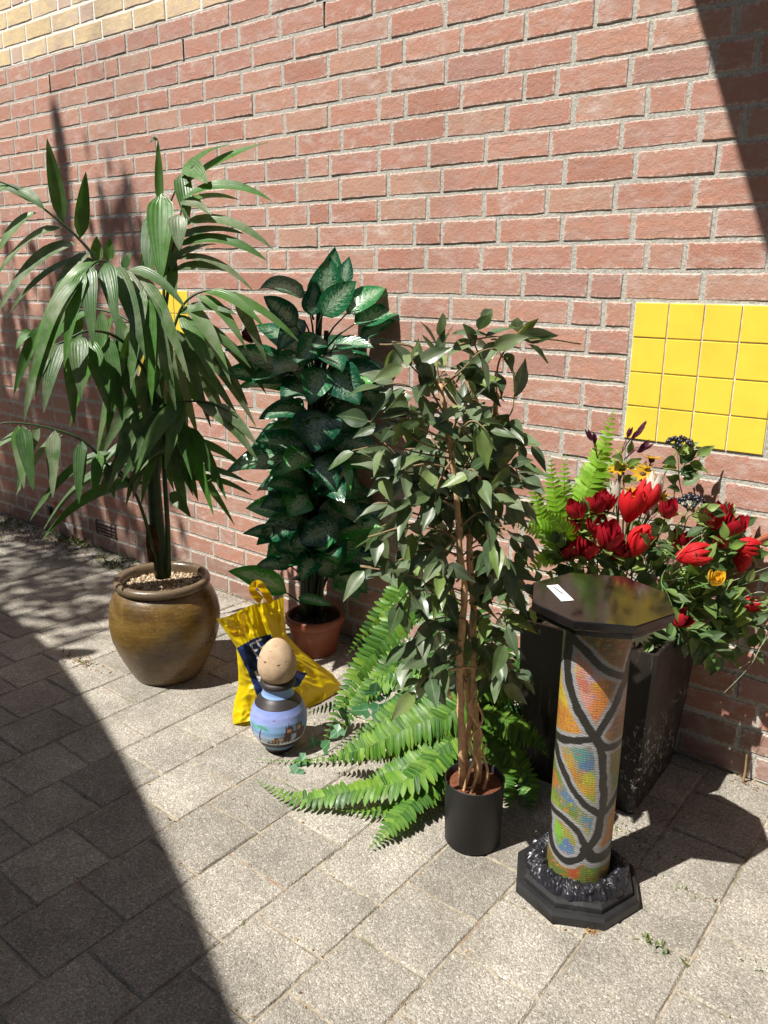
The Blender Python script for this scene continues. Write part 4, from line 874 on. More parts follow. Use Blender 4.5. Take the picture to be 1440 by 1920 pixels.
seeds = [(520,440,(.15,.09,.02)),(560,500,(.22,.10,.03)),(470,420,(.12,.13,.03)),(580,430,(.25,.12,.03)),(430,560,(.62,.22,.26)),(400,640,(.55,.12,.14)),(450,600,(.50,.30,.42)),(490,640,(.72,.22,.03)),(480,720,(.75,.20,.05)),(420,700,(.62,.25,.30)),(540,640,(.30,.13,.04)),(300,600,(.55,.42,.03)),(300,740,(.62,.45,.03)),(330,840,(.62,.25,.03)),(290,830,(.55,.15,.04)),(560,830,(.28,.12,.10)),(605,720,(.45,.20,.24)),(540,900,(.30,.14,.05)),(390,990,(.03,.28,.30)),(420,1010,(.03,.15,.38)),(340,1020,(.45,.28,.05)),(360,1080,(.45,.18,.04)),(440,1090,(.40,.42,.03)),(460,1190,(.30,.36,.03)),(430,1140,(.55,.30,.03)),(555,1030,(.24,.20,.04)),(550,1130,(.16,.26,.05)),(270,1070,(.16,.26,.05)),(250,1160,(.55,.16,.03)),(300,1120,(.10,.28,.06)),(330,1190,(.02,.18,.42)),(300,1250,(.20,.24,.04)),(350,1280,(.12,.24,.05)),(260,1270,(.22,.45,.03)),(430,1310,(.02,.22,.42)),(400,1330,(.35,.30,.04)),(400,1385,(.55,.42,.04)),(330,1310,(.40,.20,.04)),(280,1395,(.16,.55,.03)),(290,1425,(.12,.50,.04)),(325,1440,(.02,.14,.50)),(315,1465,(.03,.20,.45)),(345,1400,(.30,.30,.05)),(520,1400,(.62,.18,.04)),(550,1300,(.60,.24,.05)),(545,1450,(.50,.12,.06)),(260,1540,(.20,.18,.04)),(320,1550,(.45,.16,.03)),(370,1560,(.50,.05,.04)),(420,1560,(.12,.24,.05)),(480,1540,(.10,.30,.06)),(520,1560,(.25,.18,.05)),(300,1600,(.12,.22,.06)),(400,1620,(.14,.24,.06)),(470,1610,(.20,.20,.05))]
sp = crop2d([(a, b) for a, b, _ in seeds]); cols = np.array([c for _, _, c in seeds])
jx = XX+.10*fbm(XX*AX, YY*AY, 330, 3, 5); jy = YY*(AY/AX)+.16*fbm(XX*AX, YY*AY, 330, 3, 6)
W = np.stack([1/((jx-a)**2+(jy-b*(AY/AX))**2+.004)**2.2 for a, b in sp], -1)
base = (W @ cols)/W.sum(-1, keepdims=True)
rs = np.random.RandomState(3)
spk = fbm(XX*AX, YY*AY, 900, 3, 8)[..., None]; pick = cols[rs.randint(0, len(cols), XX.shape)]
g_ = base.mean(-1, keepdims=True); base = (base*.66+g_*np.array([.42, .34, .14])*1.0)*.76
cell = ((np.floor((XX*AX+.004*fbm(XX*AX, YY*AY, 300, 2, 11))/.0075)*57+np.floor((YY*AY+.003*fbm(XX*AX, YY*AY, 300, 2, 12))/.0042)*131).astype(int)) % 997
pick = cols[rs.randint(0, len(cols), 997)][cell]; hit = rs.rand(997)[cell][..., None] < .22
base = np.where(hit, base*.55+pick*.45*.8, base)*(1+.30*spk)
blk, sil = .0084, .0160
tt = np.clip((dist-blk)/.0012, 0, 1)[..., None]; ts = np.clip((dist-sil)/.0025+.3*fbm(XX*AX, YY*AY, 1200, 2, 9), 0, 1)[..., None]
silver = np.ones(3)*.25*(1+.45*fbm(XX*AX, YY*AY, 1500, 2, 14)[..., None])
paint = np.array([.018, .016, .014])*(1-tt)+tt*(silver*(1-ts)+ts*base)
edge_b = np.clip((YY-.985)/.01, 0, 1)[..., None]; paint = paint*(1-edge_b)+edge_b*np.array([.03, .25, .36])
paint = np.clip(paint, 0, 1)
t = NT('painted_relief'); ca = t.n('VertexColor'); ca.layer_name = 'paint'
uvn = t.n('UVMap').outputs[0]; wv = t.n('TexWave'); wv.bands_direction = 'Y'; t.set(wv.inputs['Vector'], t.scalev(uvn, (6, 1, 1))); wv.inputs['Scale'].default_value = 36
wv.inputs['Distortion'].default_value = 5; wv.inputs['Detail'].default_value = 1; wv.inputs['Detail Scale'].default_value = 1.2
t.bump(wv.outputs['Fac'], .0008, .7)
pc_ = t.hsv(ca.outputs[0], .5, 1.05, t.mapr(wv.outputs['Fac'], 0, 1, .90, 1.1))
M['paintcol'] = t.fin(pc_, .38, .5)
vs = np.stack([PC[0]+CR_*np.cos(TH2), PC[1]+CR_*np.sin(TH2), CZ0+VV*(CZ1-CZ0)], -1).reshape(-1, 3)
cm = MB(); cm.v = [tuple(x) for x in vs]; cm.uv = [(a, b) for a, b in zip((TH2/(2*np.pi)).ravel(), VV.ravel())]
cm.c = [(*c, 1) for c in paint.reshape(-1, 3)]
cm.f = [(j*NU+i, j*NU+(i+1) % NU, (j+1)*NU+(i+1) % NU, (j+1)*NU+i) for j in range(NV-1) for i in range(NU)]
tag(cm.build('column', M['paintcol'], ped, col=True), 'round column painted in orange, green and pink cells with black lines')
# the paper slip on top
M['paper'] = plain('white_paper', (.80, .79, .77), .7, .3, .03, 20)
M['ink'] = plain('dark_ink', (.05, .05, .07), .7, .3, .1, 20)
Z_ = .7590
quad = [on_z(x, y, Z_) for x, y in ((1025,1098),(1046,1096),(1076,1125),(1053,1127))]
slip = MB().add(quad+[q-Vector((0, 0, .0008)) for q in quad], [(0,1,2,3)[::-1], (4,5,6,7), (0,1,5,4), (1,2,6,5), (2,3,7,6), (3,0,4,7)]).build('paper_slip', M['paper'], None, False)
tag(slip, 'small white paper slip lying on the black pedestal top', 'paper')
iq = [on_z(x, y, Z_+.0006) for x, y in ((1036,1100.5),(1038.5,1100),(1057,1113),(1054,1113.5))]
MB().add(iq, [(0, 1, 2, 3)]).build('print', M['ink'], slip, False, org=slip['_o'])

# ================================================================== TALL BLACK PLANTER
LC = (-.846, -.233, 0); LROT = R(2)
PLH = .505
def planter_mat():
    t = NT('dark_metal_planter'); p = t.pos(); sp_ = t.n('SeparateXYZ'); t.set(sp_.inputs[0], p)
    st = t.noise(t.scalev(p, (55, 55, 4)), 1, 4, .7); n1 = t.noise(p, 9, 4, .6)
    c = t.mix(t.mapr(n1, .35, .7), (.008, .0065, .006), (.026, .020, .017))
    c = t.mix(t.mapr(st, .58, .68, 0, .4), c, (.16, .13, .11))
    sp2 = t.noise(t.scalev(p, (85, 85, 60)), 1, 3, .75); zone = t.noise(p, 6.5, 2, .5)
    low = t.math('MULTIPLY', t.math('MULTIPLY', t.mapr(sp_.outputs[2], .32, .22), t.mapr(zone, .36, .52)), t.mapr(sp_.outputs[0], -.72, -.67))
    c = t.mix(t.math('MULTIPLY', t.mapr(sp2, .575, .63), low), c, (.50, .48, .44))
    t.bump(st, .0015, .6)
    return t.fin(c, t.mapr(n1, .3, .7, .36, .55), .4)
M['planter'] = planter_mat()
planter = thing('tall_planter', 'tall black tapered square planter with pale paint splashes behind the pedestal', 'planter', LC)
def square(h, z): 
    c, s = math.cos(LROT), math.sin(LROT); pts = []
    for x, y in ((-h, -h), (h, -h), (h, h), (-h, h)): pts.append((LC[0]+x*c-y*s, LC[1]+x*s+y*c, z))
    return pts
prof = [(.169, 0), (.177, .10), (.186, .22), (.193, .36), (.196, .45), (.198, .503), (.198, PLH), (.188, PLH), (.186, .47)]
vs, fs = [], []
for h, z in prof:
    sq = square(h, z)
    # small chamfer on the upright corners
    for k in range(4):
        a, b, c = Vector(sq[k-1]), Vector(sq[k]), Vector(sq[(k+1) % 4]); vs += [b.lerp(a, .02), b.lerp(c, .02)]
for i in range(len(prof)-1):
    for k in range(8): fs.append((i*8+k, i*8+(k+1) % 8, (i+1)*8+(k+1) % 8, (i+1)*8+k))
fs.append(tuple(range(8))[::-1])
MB().add(vs, fs).build('body', M['planter'], planter, False)
ff = square(.187, .46); MB().add(ff, [(0, 1, 2, 3)]).build('foam_filling', M['soil'], planter, False)

# ================================================================== FLOWERS AND GREENERY IN THE PLANTER
GA = (LC[0], LC[1]); fl = random.Random(31)
def G_(px, py, o=0): return at(px, py, GA, o)
def orient(d, roll=0):
    d = Vector(d).normalized(); q = d.to_track_quat('Z', 'Y').to_matrix(); return q @ Matrix.Rotation(roll, 3, 'Z')
def petal(P, M3, phi, h, r, wid, lean, curl, prof):
    """cupped petal: prof(t) radius factor, lean opens it outwards"""
    nt, na = 6, 4; vs, fs, uvs = [], [], []
    for i in range(nt+1):
        t = i/nt; rr = r*prof(t)+lean*h*t*t; hw = wid*math.sin(math.pi*(.12+.80*t))**.8
        for k in range(na+1):
            a = -1+2*k/na; ang = phi+a*hw; q = rr*(1-.10*a*a*curl); z = h*t-.10*h*a*a*t
            vs.append(P+M3 @ Vector((q*math.cos(ang), q*math.sin(ang), z))); uvs.append((k/na, t))
    for i in range(nt):
        for k in range(na): fs.append((i*(na+1)+k, i*(na+1)+k+1, (i+1)*(na+1)+k+1, (i+1)*(na+1)+k))
    return vs, fs, uvs
PT = lambda t: math.sin(math.pi*(.10+.68*t))
PRS = lambda t: .35+.65*math.sin(math.pi*(.08+.62*t))
def stem_to(head, parent, bottom=None, r=.0022, sag=.02):
    b = bottom or Vector((LC[0]+fl.uniform(-.06, .06), LC[1]+fl.uniform(-.05, .06), .455))
    pts = bez([b, b.lerp(head, .55)+Vector((0, 0, sag)), head], 5)
    MB().tube(pts, r, 6).build('stem', M['stem_green'], parent)
def sepals(P, M3, parent, n, L, out=.9):
    for k in range(n):
        a = 2*math.pi*k/n+fl.uniform(-.3, .3); d = M3 @ Vector((math.cos(a)*out, math.sin(a)*out, fl.uniform(-.2, .7)))
        mb = MB(); leaf(mb, P, P+d.normalized()*L, 0, L*.42, M3 @ Vector((0, 0, 1)), prof_oval, 4, .2, cols=(-1, 0, 1)); mb.build('sepal', M['sepal'], parent, org=P)
FLW = []
def flower(name, label, pos, d, px, kind, group=None, stem=True, bottom=None):
    FLW.append((pos[0], pos[1], label))
    head = G_(*pos); s = px*(1.2 if kind in ('tulip', 'open') else 1.14)/ppm(head); M3 = orient(d, fl.uniform(0, 6)); t = thing(name, label, 'flower', head, group)
    if kind == 'tulip':
        for k in range(6):
            lay = k % 2; v = petal(head, M3, k*math.pi/3, s*(1.0-.06*lay), s*.36*(1-.14*lay), .80, fl.uniform(-.04, .06), 1, PT)
            MB().add(*v).build('petal', M['red'], t, org=head)
    elif kind == 'open':
        for k in range(7):
            v = petal(head, M3, k*.9+fl.uniform(-.2, .2), s*fl.uniform(.8, 1.05), s*.30, .72, fl.uniform(.0, .18), 1, PT)
            MB().add(*v).build('petal', M['red'], t, org=head)
    elif kind == 'rose':
        for k in range(9):
            lay = k//3; v = petal(head+M3 @ Vector((0, 0, s*.03*lay)), M3, k*2.2, s*(.86-.03*lay), s*(.40-.10*lay), 1.0, (.07, .02, -.02)[lay]+fl.uniform(-.02, .03), .5, PRS)
            MB().add(*v).build('petal', M['crimson'], t, org=head)
        sepals(head, M3, t, 5, s*.75)
    elif kind == 'yellow_rose':
        for k in range(10):
            lay = k//4; v = petal(head, M3, k*2.1, s*(.8-.05*lay), s*(.44-.11*lay), .95, (.16, .06, .0)[lay], .5, PRS)
            MB().add(*v).build('petal', M['yellow_petal'], t, org=head)
    elif kind == 'daisy':
        for k in range(11):
            a = k*.571; dd = M3 @ Vector((math.cos(a), math.sin(a), .30)); mb = MB(); leaf(mb, head, head+dd*s*.5*fl.uniform(.85, 1.1), 0, s*.16, M3 @ Vector((0, 0, 1)), prof_oval, 4, .15, cols=(-1, 0, 1)); mb.build('petal', M['yellow_petal'], t, org=head)
        MB().lathe([(0, -.01), (s*.12, -.006), (s*.14, .002), (0, .006)], head, 10).build('flower_eye', M['berry_brown'], t)
    elif kind == 'white_daisy':
        for k in range(12):
            a = k*.5236; dd = M3 @ Vector((math.cos(a), math.sin(a), .15)); mb = MB(); leaf(mb, head, head+dd*s*.5*fl.uniform(.85, 1.1), .004, s*.15, M3 @ Vector((0, 0, 1)), prof_oval, 5, .15, cols=(-1, 0, 1)); mb.build('petal', M['green_white'], t, org=head)
    elif kind == 'lily':
        for k in range(6):
            v = petal(head, M3, k*math.pi/3, s*(1-.05*(k % 2)), s*.17, .85, .02, .6, lambda q: .35+.75*math.sin(math.pi*(.05+.7*q)))
            MB().add(*v).build('petal', M['white_petal'], t, org=head)
    if stem: stem_to(head+M3 @ Vector((0, 0, s*.02)), t, bottom)
    return t
M['berry_brown'] = plain('flower_eye', (.10, .045, .02), .8, .3, .2, 50)
UPV = Vector((0, 0, 1))
def dv(sx, sy, sc): return CR*sx+CU*sy+CAMW*sc           # direction as seen: right, up, towards the camera
flower('tulip', 'wide open bright red tulip at the top of the bouquet', (1176,978,.06), dv(.15, 1, .35), 62, 'open')
flower('tulip', 'bright red tulip just left of the white lily bud', (1203,962,.04), dv(.25, 1, .2), 56, 'tulip')
flower('tulip', 'red tulip leaning right above the pedestal centre', (1182,1042,.12), dv(.35, 1, .5), 50, 'tulip')
flower('tulip', 'red tulip lying sideways behind the upper middle tulip', (1180,1005,.08), dv(1, .25, .3), 42, 'tulip')
flower('tulip', 'red tulip on a bent green stem pointing right', (1268,1046,.13), dv(1, .35, .45), 54, 'tulip', bottom=G_(1196, 1040, .10))
flower('tulip', 'dark red tulip pointing right at the bouquet edge', (1370,1018,.07), dv(1, -.12, .4), 44, 'tulip')
flower('tulip', 'dark red tulip standing upright at the far right', (1388,1072,.08), dv(.05, 1, .3), 42, 'tulip')
flower('tulip', 'small red tulip bud low at the far right', (1383,1132,.10), dv(1, .1, .4), 34, 'tulip')
RG = 'crimson rosebuds on the left side of the bouquet'
for pos, d, px, lb in (((1082,975,.05),(-.2,1,.4),40,'topmost crimson rosebud beside the bright fern'),((1077,998,.06),(-.3,.8,.5),36,'crimson rosebud touching the fern, under the topmost one'),((1118,965,.04),(-.1,1,.4),42,'left one of two crimson roses under the tall fern frond'),((1131,957,.03),(.2,1,.4),38,'right one of two crimson roses under the tall fern frond'),((1136,1028,.11),(.1,1,.6),54,'large crimson rosebud left of the leaning red tulip'),((1070,1047,.09),(-.3,1,.6),46,'leftmost low crimson rosebud above the pedestal top'),((1096,1046,.10),(.1,1,.6),46,'low crimson rosebud next to the leftmost one'),((1156,1048,.10),(.1,1,.6),42,'low crimson rosebud under the leaning red tulip'),((1122,1005,.07),(-.2,1,.6),42,'crimson rosebud behind the large one on the left')):
    flower('rosebud', lb, pos, dv(*d), px, 'rose', RG)
flower('rosebud', 'round crimson rosebud below the white lily bud', (1248,970,.07), dv(.05, 1, .6), 38, 'rose')
flower('rosebud', 'red rosebud half hidden behind the pointing tulip', (1272,1030,.06), dv(.1, 1, .5), 40, 'rose')
flower('rosebud', 'crimson rosebud under the dark berry cluster', (1338,990,.03), dv(-.1, 1, .5), 40, 'rose')
flower('rosebud', 'large crimson rosebud at the upper right of the bouquet', (1372,1005,.06), dv(.1, 1, .5), 44, 'rose')
flower('rosebud', 'narrow crimson rosebud behind the large right one', (1354,974,.0), dv(0, 1, .3), 34, 'rose')
flower('rosebud', 'small crimson rosebud between green sepals on the right', (1350,1030,.08), dv(-.2, 1, .6), 28, 'rose')
flower('rosebud', 'single crimson rosebud hanging beside the pedestal top', (1265,1170,.19), dv(.5, .7, .6), 36, 'rose', bottom=G_(1300, 1110, .08))
flower('yellow_rose', 'small yellow rose among the dark leaves on the right', (1334,1092,.20), dv(.2, .8, .8), 30, 'yellow_rose')
YG = 'yellow daisies at the back of the bouquet'
for pos, d, px, lb in (((1205,888,.0),(-.1,.6,.8),34,'yellow daisy directly above the white lily bud'),((1222,862,-.02),(.1,1,.2),30,'topmost yellow daisy beside the purple buds'),((1237,933,.02),(.3,.6,.8),28,'yellow daisy right of the white lily bud'),((1160,880,-.02),(-.2,.8,.6),32,'yellow daisy half hidden by the fern'),((1190,928,.02),(.1,.8,.6),30,'yellow daisy peeping out behind the open tulip')):
    flower('yellow_daisy', lb, pos, dv(*d), px*1.3, 'daisy', YG)
flower('lily_bud', 'long white lily bud in the middle of the bouquet', (1216,966,.05), dv(.15, 1, .1), 74, 'lily')
flower('lily_bud', 'white lily bud hidden behind the red tulips', (1156,948,.0), dv(-.1, 1, .1), 44, 'lily')
flower('white_daisy', 'greenish white daisy hanging below the pedestal top', (1198,1192,.25), dv(-.1, -.5, .9), 50, 'white_daisy', bottom=G_(1230, 1150, .06))
# purple slender buds
for lb, base, tips in (('spray of slender purple buds in front of the yellow tiles', (1165,850,-.03), [(1212,790,-.02),(1206,800,0),(1200,806,.02),(1185,800,-.04)]), ('drooping purple buds just below the tile panel corner', (1170,862,-.01), [(1226,832,.0),(1220,826,.02),(1212,838,.03)]), ('lone purple bud left of the tall fern', (1120,860,-.03), [(1101,803,-.03),(1112,812,-.02)])):
    b = G_(*base); t = thing('purple_flower', lb, 'flower', b)
    stem_to(b, t)
    for q in tips:
        T = G_(*q); mid = b.lerp(T, .45)+UPV*.01
        MB().tube(bez([b, mid, b.lerp(T, .62)], 3), .0011, 5).build('flower_stalk', M['purple'], t)
        for k in range(3):
            mb = MB(); leaf(mb, b.lerp(T, .58), T+rvec(.006), .002, .011, rvec(1)+CAMW, prof_oval, 5, .4, cols=(-1, 0, 1)); mb.build('petal', M['purple'], t)
# berry heads
for lb, c, px in (('dark berry head on a tall stalk against the tiles', (1273,834,-.03), 50), ('dark berry cluster low behind the right roses', (1298,946,.02), 58)):
    P = G_(*c); t = thing('berry_cluster', lb, 'berries', P); s = px/ppm(P)
    stem_to(P, t, r=.0018); bm_ = random.Random(px)
    for k in range(42):
        a = bm_.uniform(0, 6.28); q = math.sqrt(bm_.random()); v = Vector((math.cos(a)*q*.55, math.sin(a)*q*.55, (1-q*q)*.28))*s+rvec(.002)
        r = s*bm_.uniform(.055, .085); e = P+v
        mb = MB().lathe([(0, -r), (r*.7, -r*.7), (r, 0), (r*.7, r*.75), (0, r*1.15)], e, 7); mb.build('berry', M['berry'], t)
        if k % 3 == 0: MB().tube([P-UPV*.02, e], .0007, 4).build('stalk', M['stem_green'], t)
# fern fronds -------------------------------------------------------
def fern_frond(pts, wid, mat, parent, n=26, N=None, droop=.25, name='frond', serr=True, rg=fl):
    n = int(n*.92); wid *= 1.03
    """rachis through pts (3D), wid = widest half width"""
    P = bez(pts, 8); L = [0]
    for a, b in zip(P, P[1:]): L.append(L[-1]+(b-a).length)
    tot = L[-1]; N = N or UPV; mb = MB()
    mb.tube(P, [.0016*(1-.7*i/len(P)) for i in range(len(P))], 5)
    for k in range(n):
        t = .04+.955*k/(n-1); d = t*tot; i = max(j for j in range(len(L)-1) if L[j] <= d+1e-9); f = (d-L[i])/max(1e-9, L[i+1]-L[i])
        B = P[i].lerp(P[i+1], f); T = (P[i+1]-P[i]).normalized(); S = T.cross(N).normalized(); Q = S.cross(T)
        ln = wid*(min(1, t*5+.35))*(1-t**2.6)+.003
        for s_ in (-1, 1):
            dirv = (S*s_+T*rg.uniform(.26, .40)+Q*rg.uniform(-.16, .14)).normalized()
            tipv = B+dirv*ln*rg.uniform(.84, 1.08)-Q*ln*droop*rg.uniform(.2, 1.6)
            pw = min(tot/n*1.55, ln*.55)
            leaf(mb, B, tipv, 0, pw, Q, lambda q: max(.08, (1-q**3.2)*(.88+.12*math.sin(q*20))), 4, .18, bowv=Q*ln*.10, cols=(-1, 0, 1))
    return mb.build(name, mat, parent)
bf = thing('artificial_fern', 'bright green fern rising at the left of the bouquet', 'fern', G_(1050, 1020, .0))
def gp(*a): return [G_(*q) for q in a]
for pts, w, n in (([(1070,1020,.03),(1090,950,.0),(1125,860,-.03),(1153,766,-.05)],.046,30), ([(1060,1030,.04),(1045,960,.03),(1036,900,.02),(1032,855,.02)],.035,22), ([(1060,1030,.03),(1060,960,.0),(1058,900,-.01),(1060,853,-.02)],.030,22), ([(1060,1040,.05),(1020,980,.06),(1005,930,.06),(1000,890,.06)],.034,22), ([(1060,1040,.06),(1030,1000,.1),(1000,990,.12),(965,985,.13)],.036,22), ([(1070,1040,.06),(1060,1000,.12),(1040,970,.15),(1020,960,.17)],.036,22), ([(1060,1040,.05),(1040,1040,.12),(1015,1050,.15),(985,1075,.16)],.034,22), ([(1070,1030,.0),(1080,980,-.03),(1085,930,-.05),(1090,880,-.06)],.034,22), ([(1080,1000,.0),(1120,920,-.02),(1150,870,-.03),(1170,830,-.04)],.03,22)):
    fern_frond(gp(*pts), w, M['fern_bright'], bf, n, (CAMW+UPV*.25).normalized())
# rose foliage ------------------------------------------------------
def spray(label, pts, nl, size, mat='rose_leaf', group=None, cat='leaves', name='leafy_spray'):
    P = bez(gp(*pts), 5); t = thing(name, label, cat, P[0], group); n = len(P)
    MB().tube(P, [.0020*(1-.5*i/n) for i in range(n)], 5).build('stem', M['stem_green'], t)
    for k in range(nl):
        q = .22+.78*(k+.6)/nl; i = min(n-2, int(q*(n-1))); B = P[i]; d = (P[i+1]-P[i]).normalized(); s_ = 1 if k % 2 else -1
        out = (d*.5+d.cross(CAMW).normalized()*s_*.8+rvec(.35)+CAMW*.25-UPV*.12).normalized() if k < nl-1 else d
        L = fl.uniform(*size)/ppm(B); mb = MB()
        leaf(mb, B+out*.006, B+out*L, .004, L*fl.uniform(.44, .58), (CAMW*.7+UPV*.6+rvec(.6)), prof_drip, 6, .32, .06, fl.uniform(-.2, .2), ph=fl.uniform(0, 6)); mb.build('leaf', M[mat], t, org=B)
    return t
spray('pale leafy spray just above the pedestal top', [(1180,1080,.05),(1205,1040,.13),(1225,1015,.16),(1240,1000,.17)],6,(30,44))
spray('light green leaves hanging over the right pedestal edge', [(1250,1060,.08),(1240,1090,.17),(1250,1110,.2),(1262,1140,.21)],6,(34,48))
spray('large dark green leaves beside the small yellow rose', [(1270,1090,.06),(1295,1085,.14),(1320,1070,.16),(1330,1050,.16)],7,(38,52))
spray('leaves at the foot of the bouquet above the planter edge', [(1240,1150,.08),(1280,1180,.13),(1310,1200,.14),(1340,1215,.13)],8,(38,52))
spray('grey green spray reaching out at the lower right', [(1290,1140,.06),(1340,1150,.11),(1390,1165,.12),(1440,1180,.12)],9,(36,50))
spray('grey green leaves trailing to the right picture edge', [(1300,1120,.08),(1340,1115,.13),(1380,1100,.14),(1430,1085,.14)],8,(34,46))
spray('low leaf spray under the grass strands', [(1300,1160,.06),(1350,1190,.09),(1400,1215,.1),(1445,1215,.1)],8,(36,48))
spray('feathery pale leaves under the tall berry head', [(1290,960,-.02),(1275,910,-.03),(1272,870,-.03),(1270,845,-.03)],9,(34,46))
spray('serrated leaves right of the tall berry head', [(1262,950,-.03),(1268,900,-.04),(1285,870,-.04),(1308,855,-.04)],5,(30,42))
spray('pale leaves between the lower berries and the roses', [(1280,1000,.02),(1290,970,.06),(1310,960,.08),(1335,962,.08)],6,(30,42))
spray('dark rounded leaves behind the purple buds', [(1150,960,-.02),(1160,910,-.02),(1170,880,-.02),(1178,850,-.02)],6,(32,44))
spray('leaves filling the middle of the bouquet', [(1190,1080,.0),(1230,1040,.06),(1260,1020,.08),(1290,1005,.09)],8,(32,46))
spray('green leaves under the left rosebuds', [(1150,1070,.02),(1110,1065,.10),(1080,1062,.12),(1045,1050,.13)],8,(32,44))
spray('green leaves between the left rosebuds', [(1150,1060,.0),(1130,1020,.04),(1110,990,.06),(1100,960,.06)],8,(30,42))
spray('leaves round the large right rosebud', [(1300,1060,.02),(1340,1020,.04),(1370,1000,.04),(1395,985,.03)],7,(30,42))
spray('leaves at the right rim of the bouquet', [(1310,1080,.03),(1350,1060,.07),(1390,1040,.08),(1430,1020,.07)],8,(30,42))
spray('dark leaves hanging in front of the planter corner', [(1250,1140,.1),(1300,1190,.15),(1330,1210,.15),(1345,1235,.14)],7,(36,48))
spray('leaves behind the pedestal top on the left', [(1120,1090,.0),(1070,1080,.06),(1020,1090,.09),(985,1100,.1)],8,(34,46))
spray('leaves low behind the left pedestal edge', [(1110,1120,.0),(1050,1120,.04),(1000,1130,.06),(960,1150,.07)],8,(34,46))
spray('leaves drooping over the back right planter edge', [(1280,1110,.0),(1330,1120,.0),(1360,1150,-.02),(1380,1180,-.03)],8,(34,46))
for lb, pts, nl, sz in (
    ('dark leaves right behind the pedestal top', [(1150,1095,.02),(1130,1085,.08),(1100,1078,.1),(1060,1072,.11)],10,(36,50)), ('leaves just behind the back pedestal edge', [(1210,1095,.02),(1190,1085,.08),(1170,1070,.1),(1150,1060,.1)],10,(36,50)), ('leaves between pedestal and pointing tulip', [(1230,1110,.03),(1225,1080,.1),(1215,1060,.12),(1210,1045,.12)],9,(34,46)),
    ('deep green leaves under the pointing tulip', [(1240,1100,.02),(1270,1070,.08),(1300,1060,.1),(1330,1050,.1)],10,(36,50)), ('leaves over the right planter rim', [(1240,1120,.04),(1260,1160,.12),(1280,1190,.14),(1300,1215,.13)],10,(38,52)), ('leaves spilling over the front planter rim', [(1200,1130,.06),(1215,1170,.15),(1225,1200,.16),(1245,1220,.15)],9,(34,46)), ('dark leaves in the middle right of the bouquet', [(1280,1100,.0),(1310,1060,.03),(1340,1040,.05),(1360,1030,.05)],10,(34,46)), ('leaves at the back of the bouquet under the lily', [(1180,1060,-.05),(1200,1010,-.04),(1215,980,-.03),(1235,960,-.03)],10,(32,44)), ('leaves at the back left of the bouquet', [(1130,1060,-.05),(1110,1010,-.04),(1095,980,-.03),(1090,950,-.03)],10,(32,44)), ('leaves below the small yellow rose', [(1280,1140,.04),(1310,1120,.12),(1340,1120,.14),(1370,1125,.14)],10,(36,48)), ('leaves crowding the right rosebuds', [(1290,1060,.0),(1320,1010,.01),(1340,985,.01),(1360,965,.0)],10,(30,42)), ('lowest dark leaf spray beside the planter', [(1290,1170,.03),(1320,1205,.08),(1345,1225,.08),(1370,1240,.07)],8,(36,50))):
    spray(lb, pts, nl, sz)
for k in range(20):
    x, y = fl.uniform(1070, 1400), fl.uniform(985, 1190); x = x if y < 1060 else fl.uniform(1230, 1410)
    o = fl.uniform(-.03, .12); a = fl.uniform(-1.2, 1.2)
    FLW.sort(key=lambda q: math.hypot(q[0]-x, q[1]-y)); near = FLW.pop(0)[2]
    spray(' '.join(('leaves tucked beside the '+near).split()[:16]), [(x, y+30, o-.05), (x+12*a, y+12, o), (x+24*a, y-8, o+.02), (x+40*a, y-22, o+.02)], 9, (30, 46), group='leafy sprays tucked in among the flowers')
# long grass strands and the rusty rod
gs = thing('grass_strands', 'long thin pale strands trailing down at the far right', 'strands', G_(1330, 1150, .08))
for pts in ([(1350,1140,.08),(1420,1125,.12),(1446,1160,.13),(1425,1215,.13),(1400,1245,.13),(1334,1277,.13)], [(1350,1142,.08),(1430,1110,.12),(1455,1165,.14),(1428,1210,.14),(1405,1250,.14),(1353,1304,.14)], [(1340,1150,.08),(1380,1130,.13),(1420,1130,.14),(1460,1120,.15)], [(1320,1100,.06),(1370,1090,.12),(1410,1075,.13),(1450,1060,.13)], [(1300,1080,.1),(1240,1085,.14),(1290,1020,.16),(1320,1000,.15)]):
    b_ = bez(gp(*pts), 7); MB().tube(b_, [.0011*(1-.5*i/len(b_)) for i in range(len(b_))], 5).build('strand', M['strand'] if 'strand' in M else M.setdefault('strand', plain('pale_strand', (.30, .36, .22), .5, .4, .2, 30)), gs)
M['rust'] = plain('rusty_brown', (.21, .052, .02), .6, .4, .3, 30)
rd = MB().tube([on_wall(1392,1026)+Vector((-.0, -.10, 0)), on_wall(1420,1008)+Vector((0, -.09, 0)), on_wall(1478,985)+Vector((0, -.06, 0))], [.0075, .0085, .0095], 9).build('brown_rod', M['rust'])
tag(rd, 'reddish brown rod sticking out at the right picture edge', 'rod')
for k in range(1): pass
rg_ = thing('thin_twigs', 'bundle of fine reddish twigs behind the right roses', 'twigs', G_(1395, 1075, .02))
for x, y in ((1402,1030),(1410,1036),(1418,1030),(1424,1042),(1398,1040),(1432,1048)):
    MB().tube([G_(1395+fl.uniform(-6, 20), 1078, .02), G_(x, y, .0)], [.0009, .0004], 4).build('twig', M['rust'], rg_)

